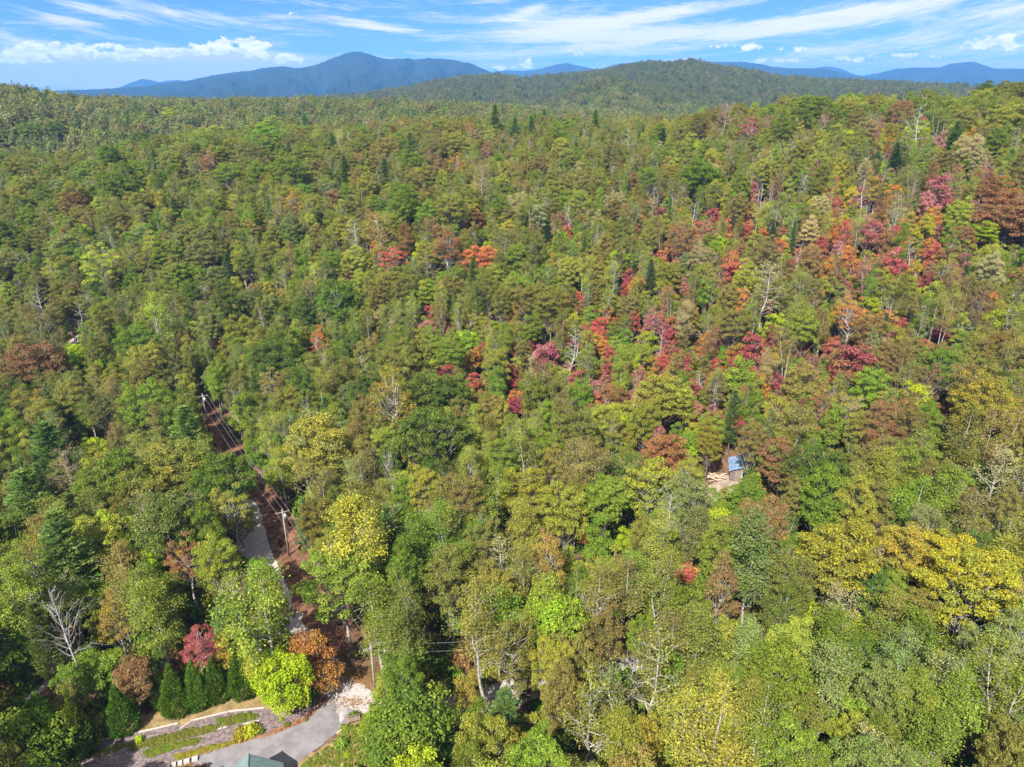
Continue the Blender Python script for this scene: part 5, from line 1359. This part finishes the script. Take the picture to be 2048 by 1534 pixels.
# canopy trees -----------------------------------------------------
def scatter(step, ymin, ymax, tmax, jit=0.48):
    out = []
    for j, y in enumerate(np.arange(ymin, ymax, step * 0.87)):
        for x in np.arange(-tmax * y - 14, tmax * y + 14, step):
            xx = x + (j % 2) * step / 2 + RNG.uniform(-jit, jit) * step; yy = y + RNG.uniform(-jit, jit) * step
            out.append((xx, yy))
    return out
RED = [(1450, 600, 480, 240), (1150, 740, 200, 90), (1850, 480, 260, 170)]
for x, y in scatter(4.9, 22, 125, 1.02) + scatter(4.75, 125, 455, 1.0):
    z = h1(x, y)
    u, v, zc = project((x, y, z + 12))
    r = RNG.random()
    pine_p = 0.025 + 0.11 * exp(-((u - 950) / 280) ** 2 - ((v - 260) / 70) ** 2) + 0.16 * exp(-((u - 90) / 150) ** 2 - ((v - 1020) / 150) ** 2)
    ur = exp(-((u - 1780) / 330) ** 2 - ((v - 430) / 170) ** 2)         # the thin, mixed right-hand slope
    ur2 = exp(-((u - 1250) / 300) ** 2 - ((v - 700) / 130) ** 2)
    near = np.clip((v - 900) / 400, 0, 1)
    if -50 < u < 2100 and RNG.random() < 0.50 * min(1, ur + ur2): continue
    ridge = (u > 1400 and v < 235) or (u < 560 and 185 < v < 300)
    if r < pine_p:
        mod = 'pine'; c = 'pine' if RNG.random() < .6 else 'bluepine'; s = RNG.uniform(.6, .95); sz = RNG.uniform(.7, .95)
    elif r < pine_p + 0.012 + 0.05 * ur + .03 * ur2:
        mod = 'bare'; c = 'pale'; s = RNG.uniform(.6, 1.0); sz = RNG.uniform(.7, 1.0)
    elif r < pine_p + 0.06 + 0.15 * ur + .06 * ur2 + 0.11 * near:
        mod = 'half'; c = pick_colour(u, v, RNG); c = {'darkgreen': 'pale', 'green': 'pale'}.get(c, c); s = RNG.uniform(.8, 1.1); sz = RNG.uniform(.8, 1.05)
    elif r < pine_p + 0.36 + 0.20 * near + 0.06 * ur:
        mod = 'slim'; c = pick_colour(u, v, RNG); s = RNG.uniform(.8, 1.25); sz = RNG.uniform(.75, 1.02)
    elif r < pine_p + 0.60 + 0.06 * ur:
        mod = 'thin'; c = pick_colour(u, v, RNG); s = RNG.uniform(.75, 1.2); sz = RNG.uniform(.72, 1.0)
    else:
        mod = 'oak'; c = pick_colour(u, v, RNG); c = dict(pink='brownolive', crimson='brown', red='brownolive', rust=('rust', 'brown', 'brownolive')[RNG.integers(3)]).get(c, c); s = float(np.clip(RNG.lognormal(-.25, .25), .5, 1.3)); sz = min(1.25, max(.6, s ** .7 * RNG.uniform(.92, 1.12)))
    if mod in ('oak', 'thin') and RNG.random() < 0.66 * ur + 0.5 * ur2:
        mod = 'small'; s = RNG.uniform(.45, .85); sz = s * RNG.uniform(1.3, 2.0)
        if RNG.random() < .62: c = ('crimson', 'red', 'pink', 'pink', 'yellowgreen', 'rust')[RNG.integers(6)]
    key = VARS[mod][RNG.integers(len(VARS[mod]))]
    P = PROTO[key]; R = P['R'] * s; zcw = z + (P['H'] + P['zb']) / 2 * sz; hz = (P['H'] - P['zb']) / 2 * sz
    if mod in ('oak', 'thin') and y <= 115: s *= .74; R = P['R'] * s
    if ridge and mod in ('oak', 'thin'):
        s *= 1.55; sz *= 1.05; c = ('green', 'freshgreen', 'olive', 'yellowgreen', 'darkgreen', c)[RNG.integers(6)]
    if mod != 'small' and y > 115:
        s *= (.86 if u < 1050 and v < 560 else .68)
        if u < 1050 and v < 560 and RNG.random() < .25: continue
    if mod != 'small' and y > 115: sz *= .90; R = P['R'] * s; zcw = z + (P['H'] + P['zb']) / 2 * sz; hz *= .9
    if -200 < u < 2250:
        if not far_from_hand(x, y, R, zcw): continue
        if blocked(x, y, zcw, R, hz, z + P['H'] * sz): continue
    put_tree(x, y, key, s, sz, c)
# understory trees in the gaps --------------------------------------
for x, y in scatter(5.4, 26, 120, 1.0) + scatter(4.6, 120, 300, 1.0):
    z = h1(x, y); u, v, zc = project((x, y, z + 5))
    redp = sum(exp(-((u - a) / b) ** 2 - ((v - e) / f) ** 2) for a, e, b, f in RED)
    r = RNG.random()
    if redp < .12 and y > 120 and RNG.random() < .35: continue
    if r < 0.56 * min(redp, 1): c = ('crimson', 'red', 'red', 'pink', 'rust', 'orange')[RNG.integers(6)]
    elif r < 0.66 + .18 * min(redp, 1): c = ('yellowgreen', 'freshgreen', 'lime', 'freshgreen', 'yellowgreen')[RNG.integers(5)]
    elif r < 0.71 + .18 * min(redp, 1): c = ('orange', 'gold', 'yellow')[RNG.integers(3)] if redp > .1 else 'gold'
    else: c = pick_colour(u, v, RNG)
    key = VARS['small'][RNG.integers(4)]; P = PROTO[key]
    s = RNG.uniform(.6, 1.05) * (.8 if c in ('red', 'crimson', 'pink', 'rust') else 1); sz = s * RNG.uniform(.95, 1.6); R = P['R'] * s; zcw = z + (P['H'] + P['zb']) / 2 * sz
    if not far_from_hand(x, y, R, zcw): continue
    if -100 < u < 2150 and blocked(x, y, zcw, R, 2 * sz, z + P['H'] * sz): continue
    put_tree(x, y, key, s, sz, c)

# which crowns are really seen: paint discs, nearest first -----------
SW, SH, SS = 512, 384, 4.0
own = np.full((SH, SW), -1, np.int32)
for t in TREES:
    u, v, zc = project((t['x'], t['y'], t['zc'])); t['u'], t['v'], t['dist'] = u, v, zc
    t['ru'] = t['R'] / zc * F * .92; t['rv'] = max(t['R'], t['hz'] * cos(rad(25))) / zc * F * .92; t['vis'] = 0
order = sorted(range(len(TREES)), key=lambda i: TREES[i]['dist'])
for i in order:
    t = TREES[i]
    if t['dist'] < 12: continue
    u, v, ru, rv = t['u'] / SS, t['v'] / SS, t['ru'] / SS, t['rv'] / SS
    x0, x1, y0, y1 = int(max(0, u - ru)), int(min(SW, u + ru + 1)), int(max(0, v - rv)), int(min(SH, v + rv + 1))
    if x0 >= x1 or y0 >= y1: continue
    yy, xx = np.mgrid[y0:y1, x0:x1]
    m = (((xx + .5 - u) / ru) ** 2 + ((yy + .5 - v) / rv) ** 2 < 1) & (own[y0:y1, x0:x1] < 0)
    t['vis'] = int(m.sum())
    if PROTO[t['key']]['kind'] not in ('bare_tree',): own[y0:y1, x0:x1][m] = i

# ------------------------------------------------------------------ labels and single trees
FORM = dict(snag='leafless', bushy='bushy', oak='round-crowned', thin='loose-crowned', slim='slender', small='small bushy', pine='layered', cyp='dense', bare='leafless', half='half-bare')
LM = [(t['lm'], t['u'], t['v']) for t in TREES if t.get('lm')]
LM += [('the blue-roofed cabin', 1470, 930), ('the transformer pole', 575, 1060), ('the driveway pole', 745, 1370), ('the small gravel patch right of the drive', 885, 1420)]
ORD = ['nearest', 'second', 'third', 'fourth', 'fifth', 'sixth', 'seventh', 'eighth', 'ninth', 'tenth', 'eleventh', 'twelfth']
sel = []
LIMIT = dict(broadleaf_tree=300, slender_tree=300, small_tree=300, pine_tree=200, bare_tree=150, half_bare_tree=200, cypress_tree=50)
for kind, lim in LIMIT.items():
    c = [i for i, t in enumerate(TREES) if t['kind'] == kind and not t.get('hand') and t['vis'] >= (3 if kind != 'bare_tree' else 2) and 6 < t['u'] < 2042 and 120 < t['v'] < 1528]
    c.sort(key=lambda i: -TREES[i]['vis'])
    nh = sum(1 for t in TREES[:NH] if t['kind'] == kind)
    sel += c[:max(0, lim - nh)]
NOUN = dict(broadleaf_tree='tree', slender_tree='tree', small_tree='tree', pine_tree='pine', bare_tree='tree', half_bare_tree='tree', cypress_tree='cypress')
groups = {}
for i in sel:
    t = TREES[i]
    best = None
    for k, (ph, lu, lv) in enumerate(LM):
        d = math.hypot(t['u'] - lu, t['v'] - lv)
        if best is None or d < best[0]: best = (d, k)
    d, k = best; ph, lu, lv = LM[k]
    du, dv = t['u'] - lu, t['v'] - lv
    rel = ('right of' if du > 0 else 'left of') if abs(du) > abs(dv) else ('below' if dv > 0 else 'above')
    mod = t['key'].rstrip('0123456789')
    colr = 'grey' if mod == 'bare' else NAME[t['col']]
    groups.setdefault((colr, mod, rel, k), []).append((d, i))
CAT = dict(broadleaf_tree='tree', slender_tree='slender tree', small_tree='small tree', pine_tree='pine tree', bare_tree='bare tree', half_bare_tree='half-bare tree', cypress_tree='cypress')
for (colr, mod, rel, k), lst in groups.items():
    lst.sort()
    for n, (d, i) in enumerate(lst):
        t = TREES[i]
        pre = '' if len(lst) == 1 else (ORD[n] if n < 12 else '%dth' % (n + 1)) + ' '
        t['label'] = '%s%s %s %s %s %s' % (pre, colr, FORM[mod], NOUN[t['kind']], rel, LM[k][0])
GROUP = dict(broadleaf_tree='broad-crowned trees of the forest', slender_tree='slender open trees of the forest', small_tree='small understory trees of the forest', pine_tree='pines of the forest',
             bare_tree='leafless trees of the forest', half_bare_tree='half-bare trees of the forest', cypress_tree='cypresses beside the lawn')
def single_tree(t):
    P = PROTO[t['key']]
    r = thing(t['kind'], (t['x'], t['y'], t['z']), t['label'], CAT[t['kind']], GROUP[t['kind']], t['rot'])
    r.scale = (t['s'], t['s'], t['sz'])
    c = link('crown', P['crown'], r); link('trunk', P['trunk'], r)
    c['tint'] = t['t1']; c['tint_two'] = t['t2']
for i in list(range(NH)) + sel:
    single_tree(TREES[i])
selset = set(sel) | set(range(NH))

# ------------------------------------------------------------------ the rest of the woods: one object each, instanced on points
cc = bpy.data.collections.new('model_crowns'); ct = bpy.data.collections.new('model_trunks')
for i, k in enumerate(KEYS):
    for colx, part in ((cc, 'crown'), (ct, 'trunk')):
        o = bpy.data.objects.new('%s_model_%03d' % (part, i), PROTO[k][part]); colx.objects.link(o)

def scatter_tree_group():
    ng = bpy.data.node_groups.new('plant_trees', 'GeometryNodeTree')
    ng.interface.new_socket('Geometry', in_out='INPUT', socket_type='NodeSocketGeometry')
    ng.interface.new_socket('Geometry', in_out='OUTPUT', socket_type='NodeSocketGeometry')
    n = ng.nodes; l = ng.links
    gi = n.new('NodeGroupInput'); go = n.new('NodeGroupOutput')
    def named(name, typ):
        a = n.new('GeometryNodeInputNamedAttribute'); a.data_type = typ; a.inputs[0].default_value = name; return a.outputs[0]
    idx = named('model', 'INT'); scl = named('size', 'FLOAT_VECTOR'); rot = named('turn', 'FLOAT_VECTOR')
    mp = n.new('GeometryNodeMeshToPoints'); l.new(gi.outputs[0], mp.inputs[0])
    j = n.new('GeometryNodeJoinGeometry')
    for c in (cc, ct):
        ci = n.new('GeometryNodeCollectionInfo'); ci.inputs['Collection'].default_value = c
        ci.inputs['Separate Children'].default_value = True; ci.inputs['Reset Children'].default_value = True
        ip = n.new('GeometryNodeInstanceOnPoints'); ip.inputs['Pick Instance'].default_value = True
        l.new(mp.outputs[0], ip.inputs['Points']); l.new(ci.outputs[0], ip.inputs['Instance']); l.new(idx, ip.inputs['Instance Index'])
        l.new(rot, ip.inputs['Rotation']); l.new(scl, ip.inputs['Scale'])
        l.new(ip.outputs[0], j.inputs[0])
    l.new(j.outputs[0], go.inputs[0])
    return ng
NG = scatter_tree_group()
def stuff(name, items, label, category):
    """items: x y z model sx sz rot t1 t2"""
    me = bpy.data.meshes.new(name); n = len(items)
    me.vertices.add(n); me.vertices.foreach_set('co', np.array([i[0:3] for i in items], np.float32).ravel())
    a = me.attributes.new('model', 'INT', 'POINT'); a.data.foreach_set('value', np.array([i[3] for i in items], np.int32))
    a = me.attributes.new('size', 'FLOAT_VECTOR', 'POINT'); a.data.foreach_set('vector', np.array([(i[4], i[4], i[5]) for i in items], np.float32).ravel())
    a = me.attributes.new('turn', 'FLOAT_VECTOR', 'POINT'); a.data.foreach_set('vector', np.array([(0, 0, i[6]) for i in items], np.float32).ravel())
    a = me.attributes.new('tint', 'FLOAT_VECTOR', 'POINT'); a.data.foreach_set('vector', np.array([i[7] for i in items], np.float32).ravel())
    a = me.attributes.new('tint_two', 'FLOAT_VECTOR', 'POINT'); a.data.foreach_set('vector', np.array([i[8] for i in items], np.float32).ravel())
    o = link(name, me, None, label=label, category=category, kind='stuff')
    md = o.modifiers.new('plant', 'NODES'); md.node_group = NG
    return o
rest = [(t['x'], t['y'], t['z'], KI[t['key']], t['s'], t['sz'], t['rot'], t['t1'], t['t2']) for i, t in enumerate(TREES) if i not in selset]
stuff('woodland', rest, 'the remaining mixed autumn woodland filling the slopes between the single trees', 'woodland')

# undergrowth: shrubs and saplings on the forest floor
und = []
cor = [gw(u, v) for u, v in ((400, 780), (430, 860), (478, 930), (530, 1000), (572, 1070), (600, 1150), (655, 1240), (700, 1300), (735, 1350))]
cor = np.array(catmull(cor, 8))
yard = [flat(u, v) for u, v in OPEN[0]]
gr = np.array(catmull([gw(478, 950), gw(490, 1000), gw(498, 1040), gw(512, 1100), gw(548, 1190), gw(600, 1275), gw(650, 1344), gw(700, 1378), gw(745, 1399), gw(810, 1412), gw(880, 1424), gw(960, 1410), gw(1060, 1370), gw(1150, 1340), gw(1210, 1334), gw(1290, 1336), gw(1370, 1330)], 10))
cabw = np.array([gw(1440, 975), gw(1465, 945), gw(1478, 925)])
for x, y in scatter(3.0, 30, 190, 0.95):
    if in_poly(x, y, yard) or np.hypot(gr[:, 0] - x, gr[:, 1] - y).min() < 3.1 or np.hypot(cabw[:, 0] - x, cabw[:, 1] - y).min() < 4.5: continue
    c = ('freshgreen', 'green', 'olive', 'yellowgreen', 'brownolive', 'rust', 'green')[RNG.integers(7)]
    dc = np.hypot(cor[:, 0] - x, cor[:, 1] - y).min()
    s = RNG.uniform(.6, 1.7)
    if dc < 4.6:
        if RNG.random() < .45: continue
        s = RNG.uniform(.3, .6); c = ('rust', 'brown', 'olive', 'brownolive', 'freshgreen')[RNG.integers(5)]
    t1, t2 = tints(c, RNG)
    und.append((x, y, h1(x, y), KI['shrub%d' % RNG.integers(3)], s, s * RNG.uniform(.7, 1.4), RNG.uniform(0, 6.28), t1, t2))
stuff('undergrowth', und, 'low green and brown undergrowth on the forest floor', 'undergrowth')

# grass strips in the slate bed and beside the lawn
GB = [  # polygon px, count, colours
 ([(255, 1490), (300, 1478), (380, 1458), (440, 1450), (430, 1462), (370, 1476), (300, 1492), (262, 1500)], 420, ('green', 'brownolive', 'olive')),
 ([(285, 1505), (320, 1492), (372, 1482), (400, 1478), (395, 1486), (340, 1500), (300, 1514)], 300, ('freshgreen', 'olive', 'green')),
 ([(350, 1512), (420, 1494), (470, 1482), (470, 1486), (410, 1502), (356, 1518)], 200, ('yellow', 'gold', 'yellowgreen')),
 ([(150, 1515), (200, 1500), (250, 1488), (240, 1500), (180, 1515)], 160, ('olive', 'brownolive', 'green')),
 ([(600, 1534), (650, 1495), (705, 1450), (760, 1450), (770, 1534)], 420, ('olive', 'green', 'brownolive', 'freshgreen')),
 ([(430, 1440), (500, 1425), (520, 1435), (450, 1452)], 120, ('olive', 'green')),
]
gi_ = []
for poly, n, cs in GB:
    us = [p[0] for p in poly]; vs = [p[1] for p in poly]; k = 0
    while k < n:
        u = RNG.uniform(min(us), max(us)); v = RNG.uniform(min(vs), max(vs))
        if not in_poly(u, v, poly): continue
        k += 1; x, y = flat(u, v); t1, t2 = tints(cs[RNG.integers(len(cs))], RNG)
        gi_.append((x, y, 0.0, KI['shrub%d' % RNG.integers(3)], RNG.uniform(.10, .26), RNG.uniform(.06, .17), RNG.uniform(0, 6.28), t1, t2))
stuff('grass', gi_, 'tufts of green and yellowing grass in strips of the slate bed', 'grass')

lit = []
for _ in range(300):
    if RNG.random() < .5:
        k = RNG.integers(30, len(gr) - 40); off = RNG.normal() * .45 + (2.6 if RNG.random() < .6 else -2.6); p = gr[k] + RNG.normal(size=2) * .8
        d = gr[k + 1] - gr[k]; d = d / np.linalg.norm(d); q = p + np.array([-d[1], d[0]]) * off
    else:
        u, v = ((RNG.normal(712, 20), RNG.normal(1352, 7)) if RNG.random() < .8 else (RNG.normal(705, 22), RNG.normal(1406, 4))); q = flat(u, v)
    t1, t2 = tints(('rust', 'brown', 'orange', 'rust')[RNG.integers(4)], RNG)
    lit.append((q[0], q[1], h1(q[0], q[1]) + .03, KI['leaves0'], 1.0, 1.0, RNG.uniform(0, 6.28), t1, t2))
stuff('fallen_leaves', lit, 'rusty fallen leaves strewn over the gravel road, its banks and the driveway edge', 'fallen leaves')

# single shrubs of the yard
def one_shrub(u, v, w, hfac, col, col2, label, kind='shrub'):
    x, y = flat(u, v); d = sqrt(x * x + y * y + CAM_Z ** 2); k = 'shrub%d' % RNG.integers(3); s = w * d / F / (2 * 1.3)
    r = thing(kind, (x, y, 0.0), label, 'shrub', 'shrubs of the yard', RNG.uniform(0, 6)); r.scale = (s, s, s * hfac)
    c = link('crown', PROTO[k]['crown'], r); link('stem', PROTO[k]['trunk'], r)
    c['tint'], c['tint_two'] = tints(col, RNG, col2)
one_shrub(482, 1472, 30, .9, 'yellow', 'gold', 'golden yellow shrub beside the driveway, left half of the clump')
one_shrub(502, 1466, 32, .9, 'yellow', 'lime', 'greenish yellow shrub beside the driveway, right half of the clump')
one_shrub(524, 1464, 12, .9, 'olive', 'green', 'small olive shrub right of the yellow clump')
one_shrub(574, 1450, 13, .7, 'olive', 'freshgreen', 'small olive tuft between driveway and lime green tree')
one_shrub(563, 1440, 9, .8, 'lime', 'lime', 'tiny lime sprout under the lime green tree')
one_shrub(278, 1482, 16, 1.1, 'lime', 'yellow', 'small lime plant at the lawn edging')
one_shrub(684, 1491, 28, .9, 'freshgreen', 'olive', 'leafy green shrub on the lawn right of the driveway')
one_shrub(693, 1511, 16, .7, 'lime', 'yellowgreen', 'low lime plant below the leafy green shrub')
one_shrub(708, 1436, 22, 1.0, 'green', 'darkgreen', 'dark green bush beside the wooden plant stand')
one_shrub(690, 1458, 22, .4, 'freshgreen', 'green', 'low green patch of plants below the plant stand')
one_shrub(612, 1440, 10, .6, 'rust', 'olive', 'small rusty tuft at the driveway bend')

# the distant woods
far = []
nb = 500
azb = np.linspace(-54, 54, nb)
rr = np.arange(60, 3300, 8.0)
AA, RRR = np.meshgrid(np.radians(azb), rr)
HH = height(RRR * np.sin(AA), RRR * np.cos(AA))
EL = np.arctan2(HH + 9 - CAM_Z, RRR)
RM = np.maximum.accumulate(EL, axis=0)
r = 425.0
FARC = ['green', 'sage', 'olive', 'darkgreen', 'brownolive', 'yellowgreen', 'greyolive', 'brown', 'pine', 'pale', 'rust', 'sage']
FW = np.array([2, 2.4, 3.4, 1.6, 2.2, 1.8, 2.0, .7, .8, 1.5, .15, 1.4]); FW /= FW.sum()
while r < 3200:
    st = 6.0 + max(0, r - 500) * 0.0036
    n = int(2 * rad(54) * r / st)
    a = RNG.uniform(-rad(54), rad(54), n); q = r + RNG.uniform(0, st, n)
    x = q * np.sin(a); y = q * np.cos(a); z = height(x, y)
    bi = np.clip(((np.degrees(a) + 54) / 108 * (nb - 1)).round().astype(int), 0, nb - 1)
    ri = np.clip(((q - 60) / 8).astype(int) - 2, 0, len(rr) - 1)
    vis = np.arctan2(z + 15 - CAM_Z, q) > RM[ri, bi] - 0.0016
    for k in np.where(vis)[0]:
        nz = vnoise(np.array([x[k] / 60]), np.array([y[k] / 60]))[0]
        c = FARC[RNG.choice(12, p=FW)]
        if nz > .25 and RNG.random() < .5: c = 'darkgreen'
        t1, t2 = tints(c, RNG); dk = .78 if q[k] > 1150 else 1.0; t1 = tuple(dk * (.5 * e + .5 * g) for e, g in zip(t1, (.15, .17, .055))); t2 = tuple(dk * (.5 * e + .5 * g) for e, g in zip(t2, (.15, .17, .055))); s = RNG.uniform(.65, 1.15) * (1 + max(0, r - 700) * 0.00012)
        m = 'far%d' % RNG.integers(3) if c != 'pine' else 'far3'
        far.append((x[k], y[k], z[k] - .3, KI[m], s, s * RNG.uniform(.8, 1.15), RNG.uniform(0, 6.28), t1, t2))
    r += st
stuff('distant_woodland', far, 'distant mixed woodland on the hills beyond the ridge', 'woodland')
print('TREES', len(TREES), 'single', len(selset), 'rest', len(rest), 'und', len(und), 'far', len(far))

# ------------------------------------------------------------------ air
def haze():
    X0, Y0, Y1, Z0, Z1 = 11800, -1500, 12400, -70, 430
    m = bpy.data.materials.new('haze_air'); m.use_nodes = True; nt = m.node_tree; nt.nodes.clear()
    o = nt.nodes.new('ShaderNodeOutputMaterial'); v = nt.nodes.new('ShaderNodeVolumePrincipled')
    v.inputs['Color'].default_value = (*HAZE_COLOR, 1); v.inputs['Density'].default_value = HAZE_DENSITY
    v.inputs['Anisotropy'].default_value = 0.0
    nt.links.new(v.outputs[0], o.inputs['Volume'])
    b = MB().box((0, (Y0 + Y1) / 2, (Z0 + Z1) / 2), (2 * X0, Y1 - Y0, Z1 - Z0))
    link('haze', b.mesh('haze', m), None, kind='stuff', label='thin blue air over the valley and mountains', category='haze')
haze()
